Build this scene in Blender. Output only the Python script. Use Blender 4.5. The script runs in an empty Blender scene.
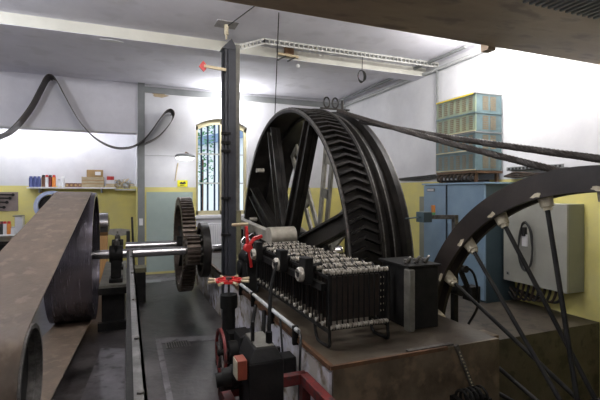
import bpy, math, random
from mathutils import Vector, Matrix
random.seed(7)
S = bpy.context.scene
COL = S.collection
V = Vector
R = math.radians
H = 1.7                       # eye height
SN, CS = 0.3763, 0.9265       # camera yaw

def at(u, v, X=None, Y=None, Z=None, D=None):
    """photo point on a world plane -> world position"""
    a = (u - 300) / 426
    d = V((SN + a * CS, CS - a * SN, (192 - v) / 426))
    if X is not None: t = X / d.x
    elif Y is not None: t = Y / d.y
    elif Z is not None: t = (Z - H) / d.z
    else: t = D
    return V((d.x * t, d.y * t, H + d.z * t))

# ------------------------------------------------------------------ materials
def mat(name, c1, c2=None, rough=0.6, metal=0.0, scale=4.0, bump=0.0, c3=None, lo=0.35, hi=0.65,
        stretch=(1, 1, 1), detail=6, emit=0, bscale=None, rvar=0.0, spec=0.5):
    m = bpy.data.materials.new(name); m.use_nodes = True
    nt = m.node_tree; n = nt.nodes; l = nt.links
    b = n['Principled BSDF']
    b.inputs['Roughness'].default_value = rough
    b.inputs['Metallic'].default_value = metal
    b.inputs['Specular IOR Level'].default_value = spec
    def rgba(c): return (c[0], c[1], c[2], 1)
    tc = n.new('ShaderNodeTexCoord'); mp = n.new('ShaderNodeMapping')
    mp.inputs['Scale'].default_value = stretch
    l.new(tc.outputs['Object'], mp.inputs['Vector'])
    if c2 is None: c2 = tuple(x * 0.82 for x in c1)
    ns = n.new('ShaderNodeTexNoise'); ns.inputs['Scale'].default_value = scale
    ns.inputs['Detail'].default_value = detail; ns.inputs['Roughness'].default_value = 0.65
    l.new(mp.outputs['Vector'], ns.inputs['Vector'])
    rp = n.new('ShaderNodeValToRGB')
    rp.color_ramp.elements[0].position = lo; rp.color_ramp.elements[1].position = hi
    rp.color_ramp.elements[0].color = rgba(c1); rp.color_ramp.elements[1].color = rgba(c2)
    l.new(ns.outputs['Fac'], rp.inputs['Fac'])
    out = rp.outputs['Color']
    if c3 is not None:
        n2 = n.new('ShaderNodeTexNoise'); n2.inputs['Scale'].default_value = scale * 2.7
        n2.inputs['Detail'].default_value = 8
        l.new(mp.outputs['Vector'], n2.inputs['Vector'])
        r2 = n.new('ShaderNodeValToRGB')
        r2.color_ramp.elements[0].position = 0.54; r2.color_ramp.elements[1].position = 0.64
        l.new(n2.outputs['Fac'], r2.inputs['Fac'])
        mx = n.new('ShaderNodeMixRGB'); l.new(r2.outputs['Color'], mx.inputs['Fac'])
        l.new(out, mx.inputs['Color1']); mx.inputs['Color2'].default_value = rgba(c3)
        out = mx.outputs['Color']
    l.new(out, b.inputs['Base Color'])
    if rvar:
        mr = n.new('ShaderNodeMapRange'); mr.inputs['To Min'].default_value = max(0.05, rough - rvar)
        mr.inputs['To Max'].default_value = min(1, rough + rvar)
        l.new(ns.outputs['Fac'], mr.inputs['Value']); l.new(mr.outputs['Result'], b.inputs['Roughness'])
    if bump:
        bp = n.new('ShaderNodeBump'); bp.inputs['Strength'].default_value = bump
        bp.inputs['Distance'].default_value = 0.006
        nb = n.new('ShaderNodeTexNoise'); nb.inputs['Scale'].default_value = bscale or scale * 6
        nb.inputs['Detail'].default_value = 6
        l.new(mp.outputs['Vector'], nb.inputs['Vector'])
        l.new(nb.outputs['Fac'], bp.inputs['Height']); l.new(bp.outputs['Normal'], b.inputs['Normal'])
    if emit:
        l.new(out, b.inputs['Emission Color']); b.inputs['Emission Strength'].default_value = emit
    return m

M = {}
M['white'] = mat('white_wall', (.72, .72, .74), (.60, .60, .63), .8, scale=1.2, bump=.15, bscale=30)
M['lintel'] = mat('grey_white_lintel_paint', (.74, .73, .78), (.64, .63, .68), .8, scale=1.5, bump=.15, bscale=30)
M['ceil'] = mat('ceiling_paint', (.80, .79, .86), (.70, .69, .76), .85, scale=.9, bump=.15, bscale=14, c3=(.68, .67, .73))
M['beamwhite'] = mat('beam_side_paint', (.62, .61, .55), (.54, .53, .47), .8, scale=2, bump=.1)
M['yellow'] = mat('yellow_paint', (.74, .66, .22), (.64, .58, .24), .7, scale=2.5, bump=.1)
M['green'] = mat('grey_green_paint', (.40, .48, .44), (.34, .42, .39), .7, scale=2, bump=.08)
M['greytrim'] = mat('grey_trim', (.23, .24, .24), (.18, .19, .19), .6, scale=3)
M['floor'] = mat('dark_concrete_floor', (.014, .012, .012), (.115, .105, .105), .38, scale=1.9, bump=.4, bscale=18,
                 c3=(.045, .038, .036), lo=.40, hi=.72, rvar=.2)
M['floor_pale'] = mat('pale_floor_patch', (.075, .07, .075), (.19, .18, .19), .45, scale=2.5, bump=.3, c3=(.045, .04, .04))  # paler concrete tone for floor patches and strips
M['plaster'] = mat('peeling_plaster', (.52, .51, .56), (.34, .31, .28), .8, scale=2.6, bump=.7, bscale=12, c3=(.13, .10, .06), lo=.45, hi=.55)
M['blocktop'] = mat('oily_concrete', (.04, .032, .022), (.085, .068, .048), .45, scale=3, bump=.4, c3=(.05, .035, .022), rvar=.2)
M['blockfront'] = mat('brown_stained_concrete', (.045, .032, .020), (.15, .115, .075), .38, scale=2.6, bump=.5, bscale=20, c3=(.15, .105, .065), rvar=.15)
M['rustedge'] = mat('rusty_edge_angle', (.16, .075, .035), (.07, .04, .025), .6, metal=.3, scale=9, bump=.3)
M['black'] = mat('black_machine_paint', (.008, .008, .0085), (.018, .017, .016), .55, scale=7, bump=.15, spec=.14)
M['dsteel'] = mat('dark_greased_steel', (.008, .0075, .007), (.024, .021, .019), .40, metal=.15, scale=6, bump=.3, rvar=.15, spec=.28)
M['steel'] = mat('polished_steel', (.52, .51, .52), (.36, .35, .36), .22, metal=1, scale=5, stretch=(1, 12, 12))
M['edge'] = mat('worn_steel_edge', (.20, .19, .18), (.08, .075, .07), .4, metal=.7, scale=25)
M['beige'] = mat('dusty_beige_paint', (.33, .305, .25), (.15, .135, .11), .55, scale=4, bump=.2)
M['spokelit'] = mat('lit_beige_spoke', (.34, .32, .26), (.15, .14, .115), .5, scale=4, bump=.15)  # far spokes paler than the near ones: falling light put into the colour
M['belt'] = mat('brown_leather_belt', (.135, .098, .068), (.075, .054, .038), .45, scale=5, bump=.25, bscale=60,
                stretch=(1, .6, 1), c3=(.16, .12, .088))
M['pulley'] = mat('violet_grey_steel', (.13, .12, .145), (.18, .165, .19), .25, metal=.8, scale=9, stretch=(6, .3, .3), rvar=.1)
M['red'] = mat('red_paint', (.62, .03, .03), (.42, .02, .02), .4, scale=9)
M['dred'] = mat('dark_red_paint', (.20, .018, .018), (.09, .014, .012), .5, scale=7, c3=(.06, .03, .03))
M['wood'] = mat('pale_wood', (.60, .50, .33), (.42, .33, .20), .6, scale=6, stretch=(1, 8, 8))
M['orangewood'] = mat('orange_wood', (.45, .25, .09), (.32, .17, .06), .6, scale=6, stretch=(8, 8, 1))
M['card'] = mat('cardboard', (.45, .30, .14), (.38, .25, .11), .8, scale=6)
M['porc'] = mat('dirty_white_porcelain', (.52, .49, .43), (.17, .145, .11), .4, scale=22)
M['paper'] = mat('white_paper', (.85, .85, .85), (.78, .78, .8), .7)
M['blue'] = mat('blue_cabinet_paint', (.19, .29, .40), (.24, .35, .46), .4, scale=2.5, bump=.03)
M['dblue'] = mat('shaded_blue_dark_teal', (.035, .06, .075), (.05, .08, .095), .5, scale=3)  # dark teal switch colour; on the cabinet body, blue with shade painted in
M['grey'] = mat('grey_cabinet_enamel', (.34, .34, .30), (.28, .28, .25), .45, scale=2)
M['greyside'] = mat('grey_enamel_shaded', (.24, .25, .20), (.20, .21, .17), .5, scale=2)  # darkened copy of the enamel, shade on the sides put into the colour
M['teal'] = mat('teal_box_paint', (.12, .19, .205), (.085, .135, .145), .5, scale=5)
M['ytint'] = mat('yellow_green_box_paint', (.27, .31, .18), (.17, .24, .20), .5, scale=5)
M['louver'] = mat('brown_mesh_grille', (.13, .10, .06), (.22, .18, .11), .6, scale=60)
M['yellowbar'] = mat('bright_yellow_bar', (.75, .60, .05), (.60, .45, .04), .5)
M['brownbar'] = mat('varnished_brown_bar', (.14, .07, .03), (.09, .045, .02), .5, scale=12)
M['cable'] = mat('black_cable', (.015, .015, .015), (.03, .03, .03), .5)
M['bcable'] = mat('brown_cable', (.06, .04, .025), (.03, .02, .015), .6, scale=14)
M['rope'] = mat('greasy_wire_rope', (.045, .036, .03), (.018, .014, .012), .6, metal=.1, scale=30)
M['galv'] = mat('white_galvanised', (.55, .55, .52), (.42, .42, .40), .5, metal=.1, scale=8)
M['conduit'] = mat('grey_plastic_conduit', (.50, .51, .51), (.40, .41, .41), .5, scale=7)
M['poledark'] = mat('slate_pole_paint', (.022, .023, .030), (.040, .042, .052), .5, scale=6, bump=.15)
M['polegrey'] = mat('weathered_grey_strip', (.17, .165, .14), (.10, .095, .08), .6, scale=8)
M['olive'] = mat('olive_pole_paint', (.17, .16, .09), (.11, .10, .06), .6, scale=8)
M['rail'] = mat('worn_grey_rail', (.20, .195, .19), (.08, .078, .075), .4, metal=.4, scale=9, bump=.2)
M['overhead'] = mat('brown_grimy_overhead_beam', (.36, .265, .18), (.50, .39, .28), .5, scale=2.4, bump=.15, c3=(.28, .21, .155), stretch=(.4, 1, 1))
M['cream'] = mat('cream_window_frame', (.56, .50, .32), (.48, .43, .27), .6)
M['barblue'] = mat('blue_iron_bar', (.015, .04, .09), (.03, .07, .14), .5)
M['leaf'] = mat('green_leaf', (.07, .28, .09), (.14, .40, .18), .6, scale=20)
M['blight'] = mat('pale_box', (.72, .72, .74), (.62, .62, .66), .5)
M['navy'] = mat('navy_tin', (.06, .08, .22), (.10, .12, .30), .4)
M['brown'] = mat('brown_box', (.13, .06, .035), (.17, .08, .045), .6)
M['orange'] = mat('orange_label', (.70, .26, .05), (.60, .2, .04), .4)
M['rboxc'] = mat('faded_orange_red', (.28, .055, .025), (.20, .04, .02), .5, scale=12)
M['toolb'] = mat('grey_brown_board', (.26, .21, .19), (.20, .16, .15), .7, scale=5)
M['gridbrown'] = mat('dull_brown_grid', (.030, .017, .012), (.012, .008, .007), .6, scale=10)
M['matt'] = mat('matt_black', (.006, .006, .006), (.012, .012, .012), .9, scale=10, spec=.05)
M['signy'] = mat('sign_yellow', (.85, .80, .02), (.80, .75, .02), .5)
M['patch'] = mat('exposed_plaster_patch', (.50, .40, .26), (.36, .28, .18), .9, scale=12, bump=.4)
M['greypatch'] = mat('bare_mortar_patch', (.42, .40, .40), (.28, .27, .27), .9, scale=10, bump=.5)
M['dirtwhite'] = mat('chipped_white_paint', (.62, .56, .42), (.30, .25, .17), .6, scale=14, bump=.3)
M['lampblue'] = mat('pale_blue_enamel', (.30, .38, .62), (.5, .55, .7), .4)
M['outwall'] = mat('outside_white_render', (.85, .87, .9), (.8, .82, .86), .8)
M['outroof'] = mat('outside_blue_roof', (.25, .33, .5), (.2, .28, .42), .7)
M['tube'] = mat('lamp_tube', (1, .97, .92), (1, .97, .92), .5, emit=9)
M['bulb'] = mat('lamp_glass', (1, .98, .95), (1, .98, .95), .5, emit=2.2)
g = bpy.data.materials.new('window_glass'); g.use_nodes = True
gb = g.node_tree.nodes['Principled BSDF']
gb.inputs['Transmission Weight'].default_value = 1; gb.inputs['Roughness'].default_value = 0; gb.inputs['IOR'].default_value = 1.02
gb.inputs['Base Color'].default_value = (.95, .98, 1, 1)
M['glass'] = g

# ------------------------------------------------------------------ mesh builder
class MB:
    def __init__(s): s.v = []; s.f = []; s.mi = []; s.cur = 0
    def m(s, i): s.cur = i; return s
    def add(s, vs, fs):
        o = len(s.v); s.v += [tuple(p) for p in vs]
        for f in fs: s.f.append(tuple(i + o for i in f)); s.mi.append(s.cur)
        return s
    def box(s, a, b):
        x0, y0, z0 = a; x1, y1, z1 = b
        if x0 > x1: x0, x1 = x1, x0
        if y0 > y1: y0, y1 = y1, y0
        if z0 > z1: z0, z1 = z1, z0
        vs = [(x0, y0, z0), (x1, y0, z0), (x1, y1, z0), (x0, y1, z0), (x0, y0, z1), (x1, y0, z1), (x1, y1, z1), (x0, y1, z1)]
        return s.add(vs, [(0, 3, 2, 1), (4, 5, 6, 7), (0, 1, 5, 4), (1, 2, 6, 5), (2, 3, 7, 6), (3, 0, 4, 7)])
    def boxc(s, c, d):
        return s.box([c[i] - d[i] / 2 for i in range(3)], [c[i] + d[i] / 2 for i in range(3)])
    def bar(s, p, q, w, h, up=(0, 0, 1)):
        p, q = V(p), V(q); d = (q - p).normalized(); u = V(up)
        if abs(d.dot(u)) > .98: u = V((1, 0, 0))
        x = d.cross(u).normalized(); y = x.cross(d).normalized()
        vs = []
        for c in (p, q):
            for sx, sy in ((-1, -1), (1, -1), (1, 1), (-1, 1)): vs.append(c + x * sx * w / 2 + y * sy * h / 2)
        return s.add(vs, [(0, 3, 2, 1), (4, 5, 6, 7), (0, 1, 5, 4), (1, 2, 6, 5), (2, 3, 7, 6), (3, 0, 4, 7)])
    def cyl(s, p, q, r, r2=None, n=20):
        p, q = V(p), V(q); r2 = r if r2 is None else r2
        d = (q - p).normalized(); u = V((0, 0, 1)) if abs(d.z) < .95 else V((1, 0, 0))
        x = d.cross(u).normalized(); y = d.cross(x)
        vs = []
        for c, rr in ((p, r), (q, r2)):
            for i in range(n):
                a = 2 * math.pi * i / n; vs.append(c + x * math.cos(a) * rr + y * math.sin(a) * rr)
        fs = [(i, (i + 1) % n, n + (i + 1) % n, n + i) for i in range(n)]
        fs += [tuple(range(n))[::-1], tuple(range(n, 2 * n))]
        return s.add(vs, fs)
    def tube(s, pts, r, n=8, closed=False, flat=None):
        pts = [V(p) for p in pts]; N = len(pts); vs = []; prev = None
        for i, p in enumerate(pts):
            a = pts[(i - 1) % N] if (closed or i) else p
            b = pts[(i + 1) % N] if (closed or i < N - 1) else p
            d = (b - a).normalized()
            if prev is None:
                u = V((0, 0, 1)) if abs(d.z) < .9 else V((1, 0, 0)); x = d.cross(u).normalized()
            else: x = (prev - d * prev.dot(d)).normalized()
            prev = x; y = d.cross(x)
            for k in range(n):
                t = 2 * math.pi * k / n; vs.append(p + x * math.cos(t) * r + y * math.sin(t) * r)
        fs = []
        for i in range(N if closed else N - 1):
            j = (i + 1) % N
            for k in range(n):
                k2 = (k + 1) % n; fs.append((i * n + k, i * n + k2, j * n + k2, j * n + k))
        if not closed: fs += [tuple(range(n))[::-1], tuple((N - 1) * n + k for k in range(n))]
        return s.add(vs, fs)
    def prism(s, poly, off):
        poly = [V(p) for p in poly]; off = V(off); n = len(poly)
        vs = poly + [p + off for p in poly]
        return s.add(vs, [tuple(range(n))[::-1], tuple(range(n, 2 * n))] + [(i, (i + 1) % n, n + (i + 1) % n, n + i) for i in range(n)])
    def lathe(s, prof, c, axis='x', n=64, closed=True, a0=0, a1=360):
        """prof = [(along, radius)]"""
        c = V(c); full = abs(a1 - a0) >= 360; vs = []; m = len(prof)
        K = n if full else n + 1
        for i in range(K):
            a = R(a0 + (a1 - a0) * i / n); ca, sa = math.cos(a), math.sin(a)
            for (t, r) in prof:
                if axis == 'x': vs.append(c + V((t, r * ca, r * sa)))
                elif axis == 'y': vs.append(c + V((r * ca, t, r * sa)))
                else: vs.append(c + V((r * ca, r * sa, t)))
        fs = []
        for i in range(n):
            j = (i + 1) % K
            for k in range(m if closed else m - 1):
                k2 = (k + 1) % m; fs.append((i * m + k, i * m + k2, j * m + k2, j * m + k))
        return s.add(vs, fs)
    def sphere(s, c, r, n=14, sq=(1, 1, 1)):
        c = V(c); vs = [c + V((0, 0, r * sq[2]))]; h = n // 2
        for i in range(1, h):
            t = math.pi * i / h
            for k in range(n):
                a = 2 * math.pi * k / n
                vs.append(c + V((r * math.sin(t) * math.cos(a) * sq[0], r * math.sin(t) * math.sin(a) * sq[1], r * math.cos(t) * sq[2])))
        vs.append(c - V((0, 0, r * sq[2]))); fs = []
        for k in range(n): fs.append((0, 1 + k, 1 + (k + 1) % n))
        for i in range(h - 2):
            for k in range(n):
                k2 = (k + 1) % n; fs.append((1 + i * n + k, 1 + (i + 1) * n + k, 1 + (i + 1) * n + k2, 1 + i * n + k2))
        L = len(vs) - 1
        for k in range(n): fs.append((L, 1 + (h - 2) * n + (k + 1) % n, 1 + (h - 2) * n + k))
        return s.add(vs, fs)
    def build(s, name, mats, parent=None, bevel=0, origin=None):
        if not isinstance(mats, (list, tuple)): mats = [mats]
        o0 = V((0, 0, 0)); q = parent
        while q is not None: o0 = o0 + q.location; q = q.parent
        if origin is not None and parent is None: loc = V(origin)
        elif parent is None:
            xs = [p[0] for p in s.v]; ys = [p[1] for p in s.v]; zs = [p[2] for p in s.v]
            loc = V(((min(xs) + max(xs)) / 2, (min(ys) + max(ys)) / 2, min(zs)))
        else: loc = V((0, 0, 0))
        off = o0 + loc
        me = bpy.data.meshes.new(name)
        me.from_pydata([tuple(V(p) - off) for p in s.v], [], s.f)
        for m_ in mats: me.materials.append(M[m_])
        for p, i in zip(me.polygons, s.mi): p.material_index = min(i, len(mats) - 1); p.use_smooth = True
        import bmesh
        bm = bmesh.new(); bm.from_mesh(me); bmesh.ops.recalc_face_normals(bm, faces=bm.faces); bm.to_mesh(me); bm.free()
        me.set_sharp_from_angle(angle=R(35)); me.update()
        o = bpy.data.objects.new(name, me); COL.objects.link(o); o.location = loc
        if parent is not None: o.parent = parent
        if bevel:
            b = o.modifiers.new('bevel', 'BEVEL'); b.width = bevel; b.segments = 2; b.limit_method = 'ANGLE'; b.harden_normals = False
        return o

def tag(o, label, cat, group=None, kind=None):
    if label: o['label'] = label
    if cat: o['category'] = cat
    if group: o['group'] = group
    if kind: o['kind'] = kind
    return o
def thing(name, label, cat, loc, group=None):
    o = bpy.data.objects.new(name, None); COL.objects.link(o); o.location = loc; o.empty_display_size = .1
    return tag(o, label, cat, group)
def st(name, mb, mats):
    o = mb.build(name, mats); o['kind'] = 'structure'; return o
def dup(root, loc, label=None, group=None):
    r = root.copy(); COL.objects.link(r); r.location = loc
    if label: r['label'] = label
    if group: r['group'] = group
    for ch in list(root.children):
        c = ch.copy(); COL.objects.link(c); c.parent = r
        for gch in ch.children:
            d = gch.copy(); COL.objects.link(d); d.parent = c
    return r
def smooth(pts, k=8, closed=False):
    pts = [V(p) for p in pts]; out = []; n = len(pts)
    for i in range(n if closed else n - 1):
        p0 = pts[(i - 1) % n] if (closed or i) else pts[0]; p1 = pts[i]; p2 = pts[(i + 1) % n]
        p3 = pts[(i + 2) % n] if (closed or i < n - 2) else pts[-1]
        for j in range(k):
            t = j / k
            out.append(.5 * ((2 * p1) + (p2 - p0) * t + (2 * p0 - 5 * p1 + 4 * p2 - p3) * t * t + (3 * p1 - p0 - 3 * p2 + p3) * t ** 3))
    if not closed: out.append(pts[-1])
    return out

# ================================================================== SETTING
XR, YB, ZC = 4.97, 9.3, 3.92
XL, YN, YA = -4.0, -1.6, 10.3
f = MB(); f.box((XL, YN, -.12), (1.18, YA, 0)); f.box((1.18, YN, -.12), (2.42, 2.4, 0)); f.box((1.18, 8.0, -.12), (2.7, YB, 0))
st('floor', f, ['floor'])
M['dkfloor'] = mat('dark_brown_ledge', (.035, .028, .02), (.07, .058, .042), .5, scale=3, bump=.4, c3=(.02, .016, .012))
f = MB(); f.box((2.95, 3.2, -1.7), (XR, YB, .22)); f.box((2.7, 3.6, -1.7), (2.95, YB, .22)); st('floor', f, ['dkfloor'])
f = MB(); f.box((2.42, YN, -1.75), (XR, 3.2, -1.6)); st('floor', f, ['dkfloor'])
f = MB(); f.box((1.85, 3.3, -1.75), (2.7, 8, -1.6)); st('floor', f, ['blocktop'])
f = MB(); f.box((1.98, YN, -1.6), (2.42, 2.4, -.12)); st('trim_8', f, ['blockfront'])
# foundation block carrying the big wheel
b = MB()
b.m(0).box((1.20, 2.42, -1.7), (2.59, 3.3, .6)); b.m(0).box((1.20, 3.3, -1.7), (1.85, 8.0, .6))
b.m(0).box((1.85, 7.6, -1.7), (2.7, 8, .6))
b.m(1).box((1.18, 2.42, 0), (1.20, 8, .56))
b.m(2).box((1.20, 2.40, -.1), (2.59, 2.42, .6))
blk = b.build('machine_foundation', ['blocktop', 'plaster', 'blockfront'])
tag(blk, 'long concrete foundation block under the big toothed wheel, with peeling plaster side', 'concrete block')
c = MB(); c.bar((1.19, 2.41, .595), (1.19, 8, .595), .03, .03); c.bar((1.18, 2.405, .595), (2.1, 2.405, .595), .02, .025)
c.build('edge_angle', ['rustedge'], blk)
# walls
def wall_back():
    w = MB(); T = .32; y0 = YB; y1 = YB + T
    x0a, x1a, zl = XL, .19, 2.9
    wx0, wx1, wz0, wz1 = 1.37, 2.51, 1.2, 3.14
    w.m(1).box((XL, y0, zl), (.19, y1, ZC))
    w.m(0).box((.19, y0, 1.8), (wx0, y1, ZC))
    def dado(xa, xb): w.m(2).box((xa, y0, 0), (xb, y1, 1.8))
    dado(.19, wx0); dado(wx1, XR)
    w.m(0).box((wx1, y0, 1.8), (XR, y1, ZC))
    w.m(0).box((wx0, y0, .95), (wx1, y1, wz0)); w.m(2).box((wx0, y0, 0), (wx1, y1, .95))
    w.m(0)
    n = 12; arc = []
    for i in range(n + 1):
        t = i / n; arc.append((wx0 + (wx1 - wx0) * t, y0, wz1 + .17 * (1 - (2 * t - 1) ** 2)))
    for i in range(n):
        a, c_ = arc[i], arc[i + 1]
        w.prism([(a[0], y0, a[2]), (c_[0], y0, c_[2]), (c_[0], y0, ZC), (a[0], y0, ZC)], (0, T, 0))
    w.m(3).box((.37, y0 - .004, .05), (1.30, y0 + .01, 1.70))
    st('wall_back', w, ['white', 'lintel', 'yellow', 'green'])
wall_back()
w = MB(); w.m(0).box((XL, YA, 1.83), (.5, YA + .2, ZC)); w.m(1).box((XL, YA, 0), (.5, YA + .2, 1.83))
w.m(1).box((.19, YB + .32, 0), (.5, YA, 1.8)); w.m(0).box((.19, YB + .32, 1.8), (.5, YA, ZC))
st('wall_alcove', w, ['white', 'yellow'])
w = MB(); w.m(0).box((XR, YN, 1.88), (XR + .2, YB + .3, ZC)); w.m(1).box((XR, YN, -1.75), (XR + .2, YB + .3, 1.88))
st('wall_right', w, ['white', 'yellow'])
w = MB(); w.box((XL - .2, YN, 0), (XL, YA + .2, ZC)); st('wall_left', w, ['white'])
w = MB(); w.box((XL - .2, YN - .2, -1.75), (XR + .2, YN, ZC)); st('wall_near', w, ['white'])
w = MB(); w.box((XL - .2, YN - .2, ZC), (XR + .2, YA + .2, ZC + .2)); st('ceiling', w, ['ceil'])
w = MB(); w.m(0).box((XL, 6.24, 3.77), (XR, 6.56, ZC)); w.m(1).box((XL, 6.235, 3.775), (XR, 6.24, ZC))
st('trim_1', w, ['ceil', 'beamwhite'])
w = MB(); w.box((.205, YB - .06, 0), (.335, YB, ZC)); st('trim_2', w, ['greytrim'])
w = MB(); w.box((.335, YB - .05, 3.74), (XR, YB, 3.86)); st('trim_3', w, ['greytrim'])
w = MB(); w.box((XL, YB - .012, 2.9), (.19, YB + .002, 2.93)); st('trim_4', w, ['white'])
# overhead beam in the foreground
w = MB()
w.box((-2.5, 2.63, 2.92), (XR, 2.66, 3.3)); w.box((-2.5, 1.6, 2.90), (XR, 2.66, 2.93)); w.box((-2.5, 1.6, 2.92), (XR, 1.63, 3.3))
ob = w.build('overhead_beam', ['overhead']); tag(ob, 'wide brown grimy overhead beam crossing the top right of the room', 'beam')
w = MB()
for i in range(13): w.box((2.3 + i * .055, 1.75, 2.885), (2.32 + i * .055, 1.95, 2.9))
w.build('slot_grille', ['greytrim'], ob)
w = MB(); w.boxc(at(488, 50, Y=2.70) + V((0, 0, .03)), (.08, .08, .08)); w.build('end_bracket', ['overhead'], ob)

# window
wt = MB(); yw = YB + .12
for x in (1.37, 2.45): wt.box((x, yw, 1.2), (x + .06, yw + .06, 3.13))
wt.box((1.37, yw, 1.2), (2.51, yw + .06, 1.29)); wt.box((1.91, yw, 1.2), (1.98, yw + .06, 3.25))
for i in range(10):
    xa = 1.37 + 1.14 * i / 10; xb = 1.37 + 1.14 * (i + 1) / 10
    za = 3.14 + .17 * (1 - (2 * i / 10 - 1) ** 2); zb = 3.14 + .17 * (1 - (2 * (i + 1) / 10 - 1) ** 2)
    wt.prism([(xa, yw, za - .11), (xb, yw, zb - .11), (xb, yw, zb), (xa, yw, za)], (0, .06, 0))
for z in (1.88, 2.52): wt.m(1).box((1.43, yw + .01, z), (2.45, yw + .04, z + .03))
win = wt.build('window_1', ['cream', 'galv']); win['kind'] = 'structure'
for k, x in enumerate((1.50, 1.64, 1.79, 1.89, 2.04, 2.18, 2.32)):
    q = MB(); q.box((x, yw + .09, 1.22), (x + .036, yw + .115, 3.2)); q.build('window_bar', ['barblue'], win)
q = MB(); q.box((1.42, yw + .025, 1.28), (1.92, yw + .03, 3.14)); q.build('pane', ['glass'], win)
q = MB(); q.box((1.97, yw + .025, 1.28), (2.46, yw + .03, 3.14)); q.build('pane', ['glass'], win)
q = MB(); q.box((1.33, YB - .08, 1.13), (2.56, YB + .1, 1.18)); q.build('window_sill', ['white'], win)
# outside the window
q = MB(); q.box((-2, 16, -1), (10, 16.3, 6.5)); q.m(1).prism([(1.5, 15.6, 3.2), (6.5, 15.6, 4.3), (6.5, 15.6, 4.6), (1.5, 15.6, 3.5)], (0, .35, 0))
q.m(2).box((-2, 9.9, -1.1), (10, 16, -1))
o = q.build('neighbouring_building', ['outwall', 'outroof', 'outwall']); tag(o, 'white building with a bluish roof edge seen outside through the barred window', 'building')
q = MB(); q.m(0).cyl((1.9, 12, -1), (1.95, 12, 2.6), .06, .03, 8)
q.m(1)
for i in range(420):
    a = random.random() * 6.28; rr = random.random() ** .5 * .5
    p = V((1.88 + rr * math.cos(a) * .8, 12 + rr * math.sin(a) * .5, 3.0 + random.uniform(-1.1, .85)))
    d = V((random.uniform(-1, 1), random.uniform(-1, 1), random.uniform(-.6, .6))).normalized(); e = d.cross(V((.3, .2, .9))).normalized()
    q.add([p, p + d * .05 + e * .03, p + d * .11, p + d * .05 - e * .03], [(0, 1, 2, 3)])
o = q.build('shrub_tree', ['brown', 'leaf']); tag(o, 'slender green leafy tree seen outside through the barred window', 'tree')

# ================================================================== BIG WHEEL
WX, WY, WZ, WR = 1.92, 5.42, .85, 1.95
wh = thing('toothed_rope_wheel', 'huge black spoked wheel with chevron teeth and rope drum, in centre of the room', 'wheel', (WX + .35, WY, WZ - WR))
q = MB()
q.lathe([(0, WR - .05), (0, WR), (.02, WR), (.02, WR - .03), (.34, WR - .03), (.34, WR + .02), (.37, WR + .02), (.37, WR - .10),
         (.34, WR - .10), (.34, WR - .055), (.03, WR - .055), (.03, WR - .05)], (WX, WY, WZ), n=144)
q.build('rim', ['dsteel'], wh)
q = MB(); q.lathe([(-.004, WR - .022), (-.004, WR + .003), (.010, WR + .003), (.010, WR - .022)], (WX, WY, WZ), n=144)
q.build('rim_edge', ['edge'], wh)
q = MB(); NT = 120
for i in range(NT):
    a = 2 * math.pi * i / NT
    for (xa, aa, xb, ab) in ((.022, .024, .18, -.008), (.18, -.008, .335, .024)):
        w0 = .0075
        vs = []
        for rr, ww in ((WR - .035, w0 * 1.5), (WR + .012, w0)):
            for (x, da) in ((xa, aa - ww), (xb, ab - ww), (xb, ab + ww), (xa, aa + ww)):
                t = a + da; vs.append((WX + x, WY + rr * math.cos(t), WZ + rr * math.sin(t)))
        q.add(vs, [(0, 3, 2, 1), (4, 5, 6, 7), (0, 1, 5, 4), (1, 2, 6, 5), (2, 3, 7, 6), (3, 0, 4, 7)])
q.build('chevron_teeth', ['dsteel'], wh)
q = MB()
q.lathe([(.37, WR - .10), (.37, WR - .04), (.43, WR - .04), (.45, WR - .07), (.49, WR - .07), (.51, WR - .03), (.55, WR - .03), (.57, WR - .07),
         (.62, WR - .07), (.64, WR + .0), (.71, WR + .0), (.71, WR - .10)], (WX, WY, WZ), n=144)
q.build('rope_drum', ['dsteel'], wh)
for x, r in ((.375, WR + .022), (.515, WR - .025), (.705, WR + .004)):
    q = MB(); q.lathe([(x - .006, r - .02), (x - .006, r), (x + .006, r), (x + .006, r - .02)], (WX, WY, WZ), n=144); q.build('rim_ring', ['edge'], wh)
for k in range(8):
    a = R(18 + 45 * k); dr = V((0, math.cos(a) * -1, math.sin(a)))
    pr = V((0, math.sin(a), math.cos(a)))
    C = V((WX + .07, WY, WZ))
    q = MB()
    p0, p1 = C + dr * .25, C + dr * (WR - .09)
    q.prism([p0 - pr * .11, p0 + pr * .11, p1 + pr * .085, p1 - pr * .085], (.03, 0, 0))
    for sgn in (-1, 1):
        a0_, b0_ = p0 + pr * .105 * sgn, p1 + pr * .08 * sgn
        q.prism([a0_ - pr * .012, a0_ + pr * .012, b0_ + pr * .012, b0_ - pr * .012], (-.05, 0, 0))
        q.prism([a0_ - pr * .012 + V((.03, 0, 0)), a0_ + pr * .012 + V((.03, 0, 0)), b0_ + pr * .012 + V((.03, 0, 0)), b0_ - pr * .012 + V((.03, 0, 0))], (.06, 0, 0))
    q.build('spoke', ['dsteel'], wh)
    # far side spokes carry long slots
    a = a + R(16); dr = V((0, math.cos(a) * -1, math.sin(a))); pr = V((0, math.sin(a), math.cos(a)))
    C2 = V((WX + .58, WY, WZ)); p0, p1 = C2 + dr * .25, C2 + dr * (WR - .09)
    q = MB()
    for sgn in (-1, 1):
        a0_, b0_ = p0 + pr * .11 * sgn, p1 + pr * .11 * sgn
        q.prism([a0_ - pr * .045, a0_ + pr * .045, b0_ + pr * .045, b0_ - pr * .045], (.03, 0, 0))
    for t in (.0, .33, .62, .93):
        m0, m1 = p0.lerp(p1, t), p0.lerp(p1, t + .08); q.prism([m0 - pr * .10, m0 + pr * .10, m1 + pr * .10, m1 - pr * .10], (.03, 0, 0))
    q.build('slotted_spoke', ['spokelit'], wh)
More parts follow.
